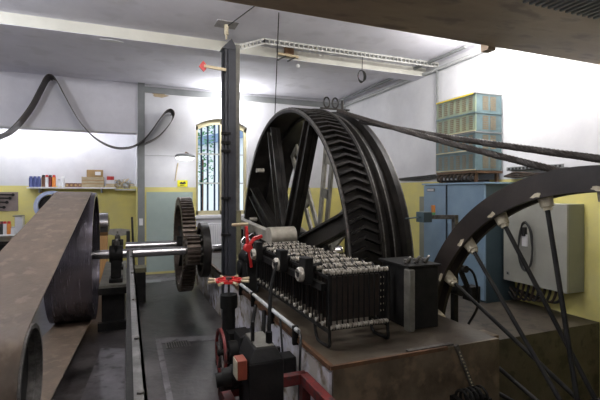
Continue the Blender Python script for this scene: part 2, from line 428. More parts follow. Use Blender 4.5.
q = MB(); q.lathe([(-.02, .0001), (-.02, .22), (.05, .30), (.66, .30), (.70, .22), (.70, .0001)], (WX, WY, WZ), n=40, closed=False); q.build('hub', ['black'], wh)
q = MB()
q.cyl((WX - .30, WY, WZ), (WX + .9, WY, WZ), .09); q.build('axle', ['steel'], wh)
for k in (0, 1, 2):   # brackets between the two sides seen at the rim
    a = R(108 + 30 * k); p = V((WX + .05, WY - math.cos(a) * (WR - .15), WZ + math.sin(a) * (WR - .15)))
    q = MB(); q.cyl(p, p + V((.13, 0, 0)), .035, n=12); q.cyl(p + V((.05, .06, 0)), p + V((.1, .06, 0)), .02, n=10); q.build('rim_bolt', ['porc'], wh)
# bearing pedestal for axle
q = MB(); q.box((1.42, WY - .28, .6), (1.84, WY + .28, .78)); q.lathe([(-.17, .0001), (-.17, .155), (.17, .155), (.17, .0001)], (1.64, WY, .90), n=32, closed=False)
o = q.build('axle_bearing', ['black'], None, .01); tag(o, 'black bearing block holding the big wheel axle on the foundation', 'bearing')
# beige bearing beam
p1_, p2_ = at(250, 217, X=1.72), at(281, 244, X=1.62)
q = MB(); q.bar((1.7, 6.9, 1.22), (1.66, 5.0, 1.14), .10, .14)
o = thing('bearing_girder', 'dusty beige girder running behind the rusty insulator rack', 'girder', (1.7, 6, .6))
q.build('girder_beam', ['beige'], o, .008)
for y in (5.05, 6.7): q = MB(); q.box((1.64, y, .6), (1.74, y + .12, 1.10)); q.build('leg', ['black'], o)
q = MB(); q.lathe([(-.16, .0001), (-.16, .12), (.16, .12), (.16, .0001)], (1.69, 4.75, 1.17), n=32, closed=False)
o = q.build('grey_drum', ['beige'], None, .006)
tag(o, 'dull grey cylindrical drum lying behind the white insulators beside the wheel', 'drum')
q = MB(); q.box((1.56, 4.68, .6), (1.82, 4.82, 1.06)); q.build('drum_stand', ['black'], o)

# hooks on top of the wheel
hk = thing('rope_guide', 'pair of small steel loops standing above the top of the big wheel', 'rope guide', (2.25, 5.3, 2.8))
for x in (2.55, 2.68):
    pts = [V((x + .045 * math.cos(t), 5.3, 2.935 + .07 * math.sin(t))) for t in [math.pi * 2 * i / 16 for i in range(16)]]
    q = MB(); q.tube(pts, .011, 6, closed=True); q.build('loop', ['dsteel'], hk)
q = MB(); q.bar((2.45, 5.3, 2.85), (2.9, 5.3, 2.85), .03, .02); q.cyl((2.79, 5.3, 2.85), (2.79, 5.3, 2.98), .02, n=10); q.bar((2.85, 5.3, 2.85), (2.85, 5.3, .22), .03, .03); q.build('bar', ['dsteel'], hk)

# ================================================================== ROPES
def rope(p, q_, r, label):
    p, q_ = V(p), V(q_); L = (q_ - p).length; n = int(L / .012); m = MB(); d = (q_ - p).normalized()
    x = d.cross(V((0, 0, 1))).normalized(); y = d.cross(x)
    for s_ in range(5):
        pts = []
        for i in range(0, n + 1, 2):
            t = i / n; a = 2 * math.pi * (t * L / .16 + s_ / 5); c_ = p.lerp(q_, t) - V((0, 0, .02 * math.sin(math.pi * t)))
            pts.append(c_ + (x * math.cos(a) + y * math.sin(a)) * r * .55)
        m.tube(pts, r * .5, 6)
    o = m.build('wire_rope', ['rope']); tag(o, label, 'rope'); return o
rope((2.57, 4.42, 2.54), (2.80, 1.72, 1.895), .027, 'upper greasy wire rope running from the big wheel out over the sheave rim')
rope((2.45, 4.76, 2.715), (2.73, 1.98, 1.83), .027, 'lower greasy wire rope running from the big wheel down onto the spoked sheave')

# ================================================================== SPOKED SHEAVE (right foreground)
SX, SY, SZ, SR = 2.64, 1.757, .176, 1.688
sh = thing('spoked_sheave', 'large dark brown rimmed sheave with thin rod spokes in the right foreground', 'wheel', (SX + .08, SY, SZ - SR))
M['sheave'] = mat('brown_black_rim', (.012, .009, .008), (.032, .024, .020), .42, metal=.1, scale=3, bump=.3, rvar=.15)
q = MB(); q.lathe([(0, SR - .165), (0, SR), (.03, SR), (.055, SR - .04), (.11, SR - .04), (.135, SR), (.165, SR), (.165, SR - .165), (.13, SR - .165), (.10, SR - .12), (.06, SR - .12), (.03, SR - .165)],
                  (SX, SY, SZ), n=144); q.build('rim', ['sheave'], sh)
q = MB(); q.lathe([(-.14, .0001), (-.14, .11), (-.06, .13), (-.06, .2), (-.02, .2), (-.02, .12), (.18, .12), (.18, .2), (.22, .2), (.22, .13), (.30, .11), (.30, .0001)], (SX, SY, SZ), n=40, closed=False)
q.build('hub', ['black'], sh)
q = MB(); q.cyl((2.43, SY, SZ), (3.15, SY, SZ), .055); q.build('axle', ['steel'], sh)
NS = 23
for k in range(NS):
    a = R(13.4 + 360 / NS * k); dr = V((0, math.cos(a), math.sin(a)))
    side = -.04 if k % 2 == 0 else .20
    p0 = V((SX + side, SY, SZ)) + dr * .16; p1 = V((SX + .085, SY, SZ)) + dr * (SR - .19); e = V((SX + .085, SY, SZ)) + dr * (SR - .12)
    q = MB(); q.cyl(p0, p1, .0165, n=12); so = q.build('spoke', ['black'], sh)
    q = MB(); q.cyl(e, p1 - dr * .035, .055, .042, n=16); q.cyl(p1 - dr * .02, p1 - dr * .06, .036, .03, n=6); q.build('spoke_nut', ['dirtwhite'], so)
    q = MB(); ps = []; e2 = V((SX, SY, SZ)) + dr * (SR - .142); tg = V((0, -dr.z, dr.y))
    for j in range(11):
        t = 2 * math.pi * j / 11; kk = random.uniform(.5, 1.15); ps.append(e2 + tg * .05 * kk * math.cos(t) + dr * .02 * kk * math.sin(t))
    q.prism(ps, (-.003, 0, 0)); q.build('paint_patch', ['dirtwhite'], so)
q = MB()
q.box((2.43, SY - .08, -1.6), (2.48, SY + .08, SZ - .06)); q.box((3.08, SY - .2, -1.6), (3.2, SY + .2, SZ + .16))
o = q.build('sheave_bearing_stand', ['black'], None, .01); tag(o, 'black bearing uprights carrying the spoked sheave in the pit', 'stand')
# ================================================================== GUARD BOX and brake parts between the wheels
gd = thing('brake_housing', 'black upright housing on the foundation between the big wheel and the spoked sheave', 'housing', (2.22, 2.95, .6))
q = MB(); q.box((2.08, 2.80, .6), (2.36, 3.2, 1.10)); q.build('body', ['black'], gd, .01)
q = MB(); q.box((2.05, 2.78, 1.10), (2.37, 3.22, 1.115)); q.build('top_plate', ['black'], gd)
q = MB(); q.box((2.045, 2.76, .6), (2.10, 2.84, 1.09)); q.build('light_post', ['polegrey'], gd, .01)
q = MB(); q.box((1.92, 3.02, .62), (2.04, 3.04, 1.08))
for i in range(6):
    for j in range(3): q.m(1).cyl((1.945 + j * .035, 3.018, .72 + i * .055), (1.945 + j * .035, 3.02, .72 + i * .055), .008, n=8)
q.build('perforated_plate', ['black', 'dirtwhite'], gd)
for i in range(3):
    x = 2.12 + i * .09; q = MB(); q.cyl((x, 2.9, 1.115), (x, 2.9, 1.15), .028, n=6); q.tube(smooth([(x, 2.88, 1.13), (x - .04, 2.8, 1.18), (x - .1, 2.78, 1.14)], 5), .012, 8); q.build('bolt', ['edge'], gd)
lv = thing('brake_linkage', 'black lever linkage with small box beside the white patched sheave rim', 'linkage', (3.01, 3.32, .22))
q = MB(); q.box((2.96, 3.28, .22), (3.06, 3.40, .30)); q.bar((3.01, 3.34, .3), (3.01, 3.34, 1.0), .05, .05); q.build('post', ['black'], lv)
q = MB(); q.bar((3.01, 3.3, 1.0), (3.21, 3.3, .62), .03, .04); q.cyl((2.97, 3.2, .75), (2.97, 3.42, .75), .05, n=16); q.cyl((3.05, 3.22, .95), (3.05, 3.4, .95), .035, n=14)
q.tube(smooth([(3.02, 3.25, .98), (3.14, 3.22, .9), (3.22, 3.24, .6), (3.11, 3.26, .4)], 6), .012, 8); q.build('lever', ['black'], lv)
q = MB(); q.box((3.14, 3.25, .62), (3.26, 3.37, .76)); q.build('box', ['black'], lv, .005)
q = MB(); q.box((2.96, 3.25, .22), (3.5, 3.45, .245)); q.build('base_plate', ['blockfront'], lv)

ls = thing('limit_switch', 'small dark blue switch on an arm in front of the blue cabinet', 'switch', (3.02, 3.5, .22))
pa, pb = at(424, 217, X=2.72), at(455, 217, X=3.02)
q = MB(); q.boxc(pa, (.10, .12, .10)); q.cyl(pa - V((.02, 0, 0)), pa - V((.22, 0, .01)), .008, n=8); q.build('switch_body', ['dblue'], ls, .01)
q = MB(); q.bar(pa, pb, .03, .04); q.build('arm', ['edge'], ls)
q = MB(); q.bar(pb + V((0, 0, .02)), V((pb.x, pb.y, .22)), .05, .04); q.build('post', ['edge'], ls)

# ================================================================== RESISTOR RACK WITH INSULATORS
rx0, rx1, ry0, ry1, rz0, rz1 = 1.31, 1.79, 2.68, 4.45, .74, 1.12
rk = thing('insulator_rack', 'black wire rack of resistor rods topped with rows of dirty white porcelain insulators', 'resistor rack', (1.58, 3.5, .6))
q = MB()
for y in (ry0, ry1):
    for z in (rz0, rz1): q.bar((rx0, y, z), (rx1, y, z), .018, .018)
for x in (rx0, rx1):
    for z in (rz0 - .02, rz1 - .02): q.bar((x, ry0, z), (x, ry1, z), .02, .02)
q.build('frame', ['black'], rk)
for x, y in ((rx0, ry0), (rx1, ry0), (rx0, ry1), (rx1, ry1)):
    q = MB()
    q.tube(smooth([(x, y, rz1), (x, y, rz0 - .02), (x, y - .005, .63), (x, y + .06, .612), (x, y + .2, .612), (x, y + .25, rz0 - .03)], 6), .012, 8); q.build('leg', ['black'], rk)
NX = 11; rows = [ry0 + (ry1 - ry0) * i / 8 for i in range(9)]
ins = None; cnt = 0
def ins_mesh(mb, x, y, z):
    mb.lathe([(-.017, .0001), (-.017, .017), (-.006, .017), (-.003, .012), (.003, .012), (.006, .017), (.017, .017), (.017, .0001)], (x, y, z), n=12, closed=False)
dx = (rx1 - rx0 - .04) / (NX - 1)
proto = None
rest = MB()
spots = [(rx0 + .02 + dx * i, y, rz1 + .012) for y in rows for i in range(NX)]
for (x, y, z) in spots:
    if proto is None:
        mb = MB(); ins_mesh(mb, x, y, z); proto = mb.build('insulator', ['porc'], rk); base = V((x, y, z))
    else:
        c = proto.copy(); COL.objects.link(c); c.location = proto.location + (V((x, y, z)) - base)
    cnt += 1
for i in range(NX): ins_mesh(rest, rx0 + .02 + dx * i, ry0, rz0 + .01)
for y in [ry0 + (ry1 - ry0) * i / 16 for i in range(1, 17)]:
    for z in (rz0 + .01,): ins_mesh(rest, rx0 + .01, y, z)
for y in [ry0 + (ry1 - ry0) * (i + .5) / 8 for i in range(8)]:
    for i in range(NX): ins_mesh(rest, rx0 + .02 + dx * i, y, rz1 + .004)
o = rest.build('insulator_rows', ['porc'], rk); o['kind'] = 'stuff'
for y in rows:
    q = MB(); q.cyl((rx0, y, rz1 + .012), (rx1, y, rz1 + .012), .006, n=8); q.build('cross_rod', ['edge'], rk)
# resistor rods: front face and left face
pr0 = None
def rod(x, y):
    global pr0, prb
    if pr0 is None:
        mb = MB(); mb.cyl((x, y, rz0), (x, y, rz1), .006, n=8); pr0 = mb.build('resistor_rod', ['black'], rk); prb = V((x, y, 0))
    else:
        c = pr0.copy(); COL.objects.link(c); c.location = pr0.location + V((x - prb.x, y - prb.y, 0))
for i in range(NX): rod(rx0 + .02 + dx * i, ry0 + .01)
for i in range(1, 28): rod(rx0 + .01, ry0 + (ry1 - ry0) * i / 28)
q = MB()
for i in range(1, 17):
    y = ry0 + (ry1 - ry0) * i / 17
    q.box((rx0 + .05, y - .004, rz0 + .02), (rx1 - .03, y + .004, rz1 - .02))
q.build('resistor_grid', ['gridbrown'], rk)
q = MB(); q.box((rx0 + .04, ry0 + .06, rz0 + .04), (rx1 - .03, ry0 + .07, rz1 - .03)); q.build('front_grid', ['gridbrown'], rk)

# terminal clips lying between the insulator rows
q = MB()
for i in range(8):
    for j in range(10):
        x = rx0 + .045 + dx * j + random.uniform(-.01, .01); y = rows[i] + random.uniform(.03, .17)
        q.bar((x, y, rz1 + .01), (x + random.uniform(-.02, .02), y + .06, rz1 + .035), .007, .007)
o = q.build('terminal_clips', ['black'], rk); o['kind'] = 'stuff'

# round-faced control heads on the left of the rack
ch0 = None
for k, ((x, y, z), lab) in enumerate((((1.20, 4.17, 1.10), 'farthest of the three black cam switches with round white face, beside the red lever'),
                                      ((1.20, 3.46, 1.11), 'middle one of the three black cam switches with round white faces'),
                                      ((1.20, 2.92, 1.12), 'nearest of the three black cam switches with round white face, in front of the rack'))):
    if ch0 is None:
        t = thing('cam_switch', lab, 'switch', (x, y, z), 'cam switches along the rack')
        q = MB(); q.boxc((x + .035, y, z), (.07, .12, .19)); q.cyl((x + .03, y, z), (x + .17, y + .02, z + .03), .025, n=12); q.build('housing', ['black'], t, .008)
        q = MB(); q.lathe([(-.03, .0001), (-.03, .030), (-.036, .045), (-.02, .055), (0, .055)], (x, y, z - .03), n=28, closed=False); q.build('dial_face', ['porc'], t)
        q = MB(); q.lathe([(-.037, .0001), (-.037, .02), (-.031, .02)], (x, y, z - .03), n=12, closed=False)
        for d in (-1, 1): q.bar((x - .035, y, z - .03), (x - .035, y + d * .03, z - .03 + .02), .008, .006)
        q.build('dial_centre', ['black'], t)
        ch0 = t
    else: dup(ch0, (x, y, z), lab)
q = MB(); q.bar((1.30, 2.75, 1.02), (1.30, 4.5, 1.02), .04, .05); q.build('mounting_bar', ['black'], rk)

# clutter behind: valve block & lever
rl = thing('red_brake_lever', 'bright red cranked lever with a pale wooden cross handle beside the tall post', 'lever', (1.22, 4.5, .6))
L = lambda u, v, X=1.21: at(u, v, Y=4.5)
q = MB(); pts = [L(246, 226), L(247, 236), L(248, 248), L(250, 258), L(251, 267)]
q.bar(pts[0], pts[2], .05, .028, up=(1, 0, 0)); q.bar(pts[2], pts[4], .06, .03, up=(1, 0, 0)); q.cyl(L(248, 248) - V((0, .04, 0)), L(248, 248) + V((0, .04, 0)), .045, n=16)
q.bar(L(248, 246), L(254, 239), .05, .03); q.bar(L(253, 239), L(262, 236), .045, .035); q.build('lever_arm', ['red'], rl, .005)
q = MB(); q.cyl(L(232, 225), L(248, 224), .018, n=14); q.build('handle', ['wood'], rl)
q = MB(); q.box((1.20, 4.5, .6), (1.32, 4.7, .95)); q.cyl((1.26, 4.48, .98), (1.26, 4.75, .98), .08, n=20); q.build('bracket', ['black'], rl, .01)

mc = thing('control_pump', 'black control pump with bolts and small pipes beyond the red lever', 'pump', (1.4, 5.0, .6))
q = MB(); q.box((1.26, 4.75, .6), (1.5, 5.1, .95)); q.cyl((1.38, 4.9, .95), (1.38, 4.9, 1.12), .07, n=18); q.cyl((1.22, 4.95, .8), (1.55, 4.95, .8), .09, n=20)
q.build('body', ['black'], mc, .01)
q = MB(); q.tube(smooth([(1.3, 4.8, .95), (1.26, 4.75, 1.15), (1.38, 4.75, 1.22), (1.45, 4.8, 1.0)], 6), .012, 8)
q.tube(smooth([(1.3, 5.05, .95), (1.3, 5.1, 1.1), (1.38, 5.1, 1.14), (1.45, 5.0, 1.0)], 6), .012, 8); q.build('pipes', ['steel'], mc)
for i in range(4):
    q = MB(); q.cyl((1.3 + .05 * i, 4.78, .95), (1.3 + .05 * i, 4.78, .985), .014, n=6); q.build('bolt', ['steel'], mc)

# ================================================================== TALL POLE
px0, px1, py0 = 1.175, 1.335, 5.55
po = thing('tall_post', 'tall slate grey steel post standing in front of the barred window', 'post', (1.25, py0 + .08, 0))
q = MB(); q.box((px0, py0, 0), (px0 + .012, py0 + .15, 3.58)); q.box((px1 - .012, py0, 0), (px1, py0 + .15, 3.58)); q.box((px0, py0 + .06, 0), (px1, py0 + .075, 3.58))
q.box((px0, py0, 0), (px0 + .05, py0 + .012, 3.58)); q.box((px0 + .06, py0 - .01, 0), (px1, py0 + .03, 3.58)); q.build('channel', ['poledark'], po)
q = MB(); q.prism([(px0 - .03, py0 - .02, 3.58), (px1, py0 - .02, 3.58), (px1 - .01, py0 - .02, 3.64), (px0 + .1, py0 - .02, 3.72)], (0, .18, 0)); q.build('cap', ['poledark'], po)
q = MB(); q.box((px1 + .005, py0 + .02, .6), (px1 + .06, py0 + .08, 3.66)); q.build('side_strip', ['polegrey'], po)
q = MB(); q.box((px1 - .0, py0 - .05, .45), (px1 + .06, py0 - .012, 1.45)); q.build('lower_strip', ['olive'], po)
for z in (2.45, 2.33, 2.22, 1.60, 1.12): q = MB(); q.box((px0 - .03, py0 - .03, z), (px0 + .09, py0 + .03, z + .035)); q.build('clamp', ['black'], po)
q = MB(); q.cyl((1.22, py0 + .05, 3.72), (1.22, py0 + .05, 3.92), .014, n=10); q.cyl((1.22, py0 + .05, 3.78), (1.22, py0 + .05, 3.92), .03, .03, n=12); q.build('ceiling_hanger', ['dirtwhite'], po)
# red arrow-tipped lever near the top
a_, b_ = at(226, 70, Y=5.5), at(204, 66, Y=5.5)
rt = thing('signal_arm', 'thin pale arm with a red pointed tip, high on the tall post', 'signal arm', a_)
q = MB(); q.bar(a_, b_, .025, .035); q.build('arm', ['wood'], rt)
tip = at(199, 66, Y=5.5)
q = MB(); q.prism([tip, b_ + V((-.01, 0, .07)), b_ + V((.03, 0, .02)), b_ + V((.03, 0, -.03)), b_ + V((0, 0, -.07))], (0, .03, 0)); q.build('red_tip', ['red'], rt)

# ================================================================== LEFT DRIVE
BX0, BX1 = -.80, -.41
PF = (6.0, .90, .80); PN = (2.27, .83, .265)
fp = thing('flat_belt_pulley', 'big dark steel pulley carrying the far end of the wide brown belt', 'pulley', (-.6, PF[0], PF[1] - PF[2]))
q = MB(); r_ = PF[2] - .008
q.lathe([(-.83, r_ - .05), (-.83, r_), (-.36, r_), (-.36, r_ - .05)], (0, PF[0], PF[1]), n=96); q.build('rim', ['pulley'], fp)
q = MB(); q.lathe([(-.62, .1), (-.62, r_ - .04), (-.57, r_ - .04), (-.57, .1)], (0, PF[0], PF[1]), n=64)
for k in range(6):
    a = R(60 * k); d = V((0, math.cos(a), math.sin(a))); q.bar(V((-.55, PF[0], PF[1])) + d * .1, V((-.55, PF[0], PF[1])) + d * (r_ - .04), .05, .12, up=(1, 0, 0))
q.build('web', ['black'], fp)
q = MB(); q.cyl((-.75, PF[0], PF[1]), (-.42, PF[0], PF[1]), .13, n=32); q.build('hub', ['black'], fp)
np_ = thing('small_belt_pulley', 'smaller dark pulley at near end of the wide brown belt, bottom left', 'pulley', (-.6, PN[0], PN[1] - PN[2]))
q = MB(); r_ = PN[2] - .006
q.lathe([(-.82, r_ - .03), (-.82, r_), (-.40, r_), (-.40, r_ - .02), (-.43, r_ - .02), (-.43, r_ - .03)], (0, PN[0], PN[1]), n=64); q.build('rim', ['edge'], np_)
q = MB(); q.lathe([(-.50, .03), (-.50, r_ - .02), (-.46, r_ - .02), (-.46, .03)], (0, PN[0], PN[1]), n=48); q.build('web', ['black'], np_)
q = MB(); q.cyl((-1.0, PN[0], PN[1]), (-.44, PN[0], PN[1]), .04, n=24); q.build('shaft', ['black'], np_)
q = MB(); q.box((-1.25, PN[0] - .25, 0), (-.9, PN[0] + .25, .6)); q.box((-1.2, PN[0] - .12, .6), (-.95, PN[0] + .12, .95)); o = q.build('drive_motor', ['black'], None, .015)
tag(o, 'dark motor pedestal at the left of the small belt pulley', 'motor')
# belt loop
def belt_path():
    (y1, z1, r1), (y2, z2, r2) = PF, PN
    d = math.hypot(y1 - y2, z1 - z2); th = math.atan2(z1 - z2, y1 - y2); al = math.asin((r1 - r2) / d)
    pts = []
    # far pulley arc
    aT = th + math.pi / 2 + al; aB = th - math.pi / 2 - al
    n = 40
    for i in range(n + 1):
        a = aT + (aB - aT) * i / n; pts.append((y1 + r1 * math.cos(a), z1 + r1 * math.sin(a)))
    for i in range(n + 1):
        a = aB - (2 * math.pi - (aT - aB)) * i / n; pts.append((y2 + r2 * math.cos(a), z2 + r2 * math.sin(a)))
    # subdivide long runs
    out = []
    for i in range(len(pts)):
        a, b = pts[i], pts[(i + 1) % len(pts)]; L = math.hypot(b[0] - a[0], b[1] - a[1]); k = max(1, int(L / .15))
        for j in range(k):
            t = j / k; out.append((a[0] + (b[0] - a[0]) * t, a[1] + (b[1] - a[1]) * t - (.0)))
    return out
P2 = belt_path(); q = MB(); vs = []; fs = []; n = len(P2)
for i in range(n):
    a, b = P2[i - 1], P2[(i + 1) % n]; ty, tz = b[0] - a[0], b[1] - a[1]; l_ = math.hypot(ty, tz) or 1; ny, nz = -tz / l_, ty / l_
    for (x, o_) in ((BX0, .003), (BX1, .003), (BX1, -.006), (BX0, -.006)):
        vs.append((x, P2[i][0] + ny * o_, P2[i][1] + nz * o_))
for i in range(n):
    j = (i + 1) % n
    for k in range(4): k2 = (k + 1) % 4; fs.append((i * 4 + k, i * 4 + k2, j * 4 + k2, j * 4 + k))
q.add(vs, fs); o = q.build('drive_belt', ['belt']); tag(o, 'wide brown leather drive belt running towards the camera on the left', 'belt')

# shafts
s1 = thing('pinion_shaft', 'polished nearer shaft carrying the small toothed pinion and brake disc', 'shaft', (.2, 6.0, .9))
q = MB(); q.cyl((-.45, 6.0, .90), (1.6, 6.0, .90), .058, n=28); q.build('shaft', ['steel'], s1)
def gear(mb, cx0, cx1, cy, cz, r, nt, depth, bore, web=True):
    ri = r - depth
    mb.lathe([(cx0, ri - .07), (cx0, ri), (cx1, ri), (cx1, ri - .07)], (0, cy, cz), n=nt * 2)
    for i in range(nt):
        a = 2 * math.pi * i / nt; h = math.pi / nt * .52
        vs = []
        for x in (cx0, cx1):
            for (rr, da) in ((ri - .004, -h), (r, -h * .6), (r, h * .6), (ri - .004, h)): vs.append((x, cy + rr * math.cos(a + da), cz + rr * math.sin(a + da)))
        mb.add(vs, [(0, 1, 2, 3), (4, 7, 6, 5), (0, 4, 5, 1), (1, 5, 6, 2), (2, 6, 7, 3)])
M['geartooth'] = mat('rust_brown_gear', (.13, .10, .08), (.06, .045, .038), .4, metal=.5, scale=12, bump=.2)
q = MB(); gear(q, .75, .92, 6.0, .90, .21, 18, .045, .06); q.build('pinion', ['geartooth'], s1)
q = MB(); q.lathe([(.77, .05), (.77, .12), (.90, .12), (.90, .05)], (0, 6.0, .90), n=32); q.build('pinion_core', ['black'], s1)
q = MB(); q.lathe([(.93, .30), (.93, .375), (1.03, .375), (1.03, .30)], (0, 5.98, .90), n=64); q.lathe([(.97, .05), (.97, .31), (1.0, .31), (1.0, .05)], (0, 5.98, .90), n=48)
q.build('brake_disc', ['dsteel'], s1)
for k in range(6):
    a = R(60 * k + 10); q = MB(); q.cyl((.93, 5.98 + .2 * math.cos(a), .9 + .2 * math.sin(a)), (.98, 5.98 + .2 * math.cos(a), .9 + .2 * math.sin(a)), .02, n=8); q.build('disc_bolt', ['edge'], s1)
s2 = thing('gear_shaft', 'polished farther shaft carrying the large spoked gear wheel', 'shaft', (.2, 6.95, .88))
q = MB(); q.cyl((-.02, 6.95, .88), (1.12, 6.95, .88), .062, n=28); q.build('shaft', ['steel'], s2)
q = MB(); gear(q, .745, .93, 6.95, .88, .74, 68, .05, .1); q.build('gear_wheel', ['geartooth'], s2)
for k in range(6):
    a = R(60 * k + 20); d = V((0, math.cos(a), math.sin(a))); c_ = V((.845, 6.95, .88)); q = MB(); q.bar(c_ + d * .08, c_ + d * .64, .06, .08, up=(1, 0, 0)); q.build('gear_spoke', ['black'], s2)
q = MB(); q.lathe([(.72, .05), (.72, .13), (.97, .13), (.97, .05)], (0, 6.95, .88), n=32); q.build('gear_hub', ['black'], s2)

# pedestal with bearings
pd = thing('bearing_pedestal', 'dark steel pedestal with pale top beside the big belt pulley', 'pedestal', (-.17, 6.6, 0))
q = MB(); q.box((-.29, 5.78, 0), (-.03, 7.7, .5)); q.build('body', ['black'], pd)
q = MB(); q.box((-.32, 5.74, .5), (-.01, 7.74, .55)); q.build('top', ['polegrey'], pd, .005)
q = MB(); q.box((-.33, 5.72, .44), (-.0, 5.75, .52)); q.build('front_flange', ['black'], pd)
q = MB(); q.box((-.33, 5.70, .0), (0, 5.78, .1)); q.build('foot_flange', ['black'], pd)
def bearing(y, z, label):
    t = thing('shaft_bearing', label, 'bearing', (-.13, y, .55), 'oil-cup bearings')
    q = MB(); q.box((-.21, y - .14, .55), (-.05, y + .14, .60)); q.box((-.19, y - .08, .6), (-.07, y + .08, z)); q.cyl((-.21, y, z), (-.05, y, z), .11, n=28); q.build('housing', ['black'], t, .01)
    q = MB(); q.cyl((-.13, y, z + .10), (-.13, y, z + .16), .04, n=16); q.cyl((-.13, y, z + .16), (-.13, y, z + .23), .012, n=8); q.sphere((-.13, y, z + .17), .03); q.build('oil_cup', ['edge'], t)
    for d in (-.09, .09): q = MB(); q.cyl((-.13, y + d, z + .02), (-.13, y + d, z + .12), .018, n=8); q.build('bolt', ['black'], t)
bearing(6.0, .90, 'black oil-cup bearing holding the nearer shaft on the pedestal')
bearing(6.95, .88, 'black oil-cup bearing holding the farther shaft on the pedestal')
# rail / guard
rg = thing('guard_rail', 'long grey steel guard rail running straight away beside the belt', 'rail', (.03, 3.4, 0))
q = MB(); q.box((.022, .9, .98), (.066, 5.62, .992)); q.box((.054, .9, .95), (.066, 5.62, .992)); q.build('top_flange', ['rail'], rg)
q = MB(); q.box((-.004, .9, .35), (.022, 5.62, .985)); q.build('side_plate', ['black'], rg)
for y in (1.3, 2.9, 4.5, 5.55): q = MB(); q.box((.002, y, 0), (.04, y + .04, .97)); q.build('post', ['black'], rg)
for y in (1.6, 2.2, 3.0, 4.0, 5.0): q = MB(); q.cyl((.044, y, .99), (.044, y, 1.0), .014, n=6); q.build('bolt', ['edge'], rg)
q = MB(); q.box((.06, 7.0, 0), (.27, 7.3, .46)); o = q.build('switch_box', ['black'], None, .01); tag(o, 'small dark floor box with a green lid behind the guard rail', 'box')
q = MB(); q.box((.05, 6.99, .46), (.28, 7.31, .53)); q.build('lid', ['olive'], o, .005)

# ================================================================== HANDWHEELS, GEARBOX, RED FRAME
hw = thing('valve_column', 'black column topped by a red handwheel with eight pale wooden grips', 'handwheel', (.94, 4.2, 0))
hc = V((.94, 4.2, .82))
q = MB(); q.lathe([(-.012, .115), (-.012, .135), (.012, .135), (.012, .115)], hc, axis='z', n=40); q.build('wheel_rim', ['red'], hw)
for k in range(8):
    a = R(45 * k + 8); d = V((math.cos(a), math.sin(a), 0)); q = MB(); q.cyl(hc, hc + d * .14, .010, n=8); arm = q.build('wheel_spoke', ['red'], hw)
    q = MB(); q.cyl(hc + d * .135, hc + d * .215, .012, .016, n=12); q.build('grip', ['wood'], arm)
q = MB(); q.cyl(hc - V((0, 0, .03)), hc + V((0, 0, .03)), .03, n=16); q.cyl(hc - V((0, 0, .15)), hc, .012, n=10); q.build('hub', ['edge'], hw)
q = MB(); q.bar(hc + V((-.08, 0, -.16)), hc + V((.06, 0, -.16)), .03, .03); q.build('red_pointer', ['red'], hw)
q = MB(); q.cyl((.94, 4.2, 0), (.94, 4.2, .04), .13, n=24); q.cyl((.94, 4.2, .0), (.94, 4.2, .64), .075, .06, n=20); q.cyl((.94, 4.2, .55), (.94, 4.2, .68), .085, n=20)
q.box((.9, 4.0, .1), (1.1, 4.16, .35)); q.build('column', ['black'], hw)
vw = thing('side_handwheel', 'narrow upright handwheel with a red painted rim low on the black valve', 'handwheel', (.83, 3.75, 0))
cx = V((.775, 3.78, .27))
q = MB(); q.lathe([(-.012, .185), (-.012, .21), (.012, .21), (.012, .185)], cx, n=48); q.build('rim', ['dred'], vw)
for k in range(5):
    a = R(72 * k + 10); d = V((0, math.cos(a), math.sin(a))); q = MB(); q.bar(cx, cx + d * .19, .016, .02, up=(1, 0, 0)); q.build('spoke', ['edge'], vw)
q = MB(); q.cyl(cx - V((.03, 0, 0)), cx + V((.2, 0, 0)), .03, n=14); q.box((.92, 3.66, 0), (1.08, 3.9, .42)); q.cyl((.84, 3.78, .27), (.95, 3.78, .27), .09, n=20); q.build('valve_body', ['black'], vw, .006)

gx = thing('gearbox', 'black angular gearbox with a worn grey top standing over the red frame', 'gearbox', (.79, 2.66, 0))
ax0, ax1, ay0, ay1 = .64, .85, 2.34, 2.58
q = MB()
q.box((ax0, ay0, .1), (ax1, ay1, .72))
top = [(ax0 + .05, ay0 + .05, .785), (ax1 - .03, ay0 + .05, .785), (ax1 - .05, ay1 - .01, .82), (ax0 + .03, ay1 - .01, .82)]
bot = [(ax0, ay0, .72), (ax1, ay0, .72), (ax1, ay1, .72), (ax0, ay1, .72)]
q.add(bot + top, [(0, 1, 5, 4), (1, 2, 6, 5), (2, 3, 7, 6), (3, 0, 4, 7), (0, 3, 2, 1), (4, 5, 6, 7)])
q.build('casing', ['black'], gx, .006)
q = MB(); q.prism([(top[0][0] + .01, top[0][1] + .01, .786), (top[1][0] - .01, top[1][1] + .01, .786), (top[2][0] - .01, top[2][1], .820), (top[3][0] + .01, top[3][1], .820)], (0, 0, .006)); q.build('worn_top_plate', ['polegrey'], gx)
q = MB(); q.cyl((.70, 2.48, .79), (.70, 2.48, .92), .012, n=12); q.build('short_pin', ['black'], gx)
q = MB(); q.cyl((.79, 2.44, .76), (.79, 2.44, .86), .02, n=12); q.tube(smooth([(.79, 2.44, .80), (.84, 2.58, .94), (.96, 2.9, 1.05), (1.17, 3.40, 1.10)], 8), .012, 10); q.build('long_lever', ['matt'], gx)
q = MB(); q.box((.575, 2.34, .64), (.63, 2.44, .75)); bx_ = q.build('button_box', ['rboxc'], gx, .004)
q = MB(); q.box((.57, 2.345, .645), (.575, 2.435, .745)); q.build('box_side', ['dirtwhite'], bx_)
q = MB(); q.cyl((.68, 2.56, .58), (.54, 2.58, .56), .062, n=24); q.cyl((.54, 2.58, .56), (.50, 2.585, .555), .042, n=20); q.cyl((.60, 2.57, .57), (.585, 2.572, .57), .072, n=24); q.box((.52, 2.55, .50), (.66, 2.60, .53)); q.build('small_motor', ['black'], gx)
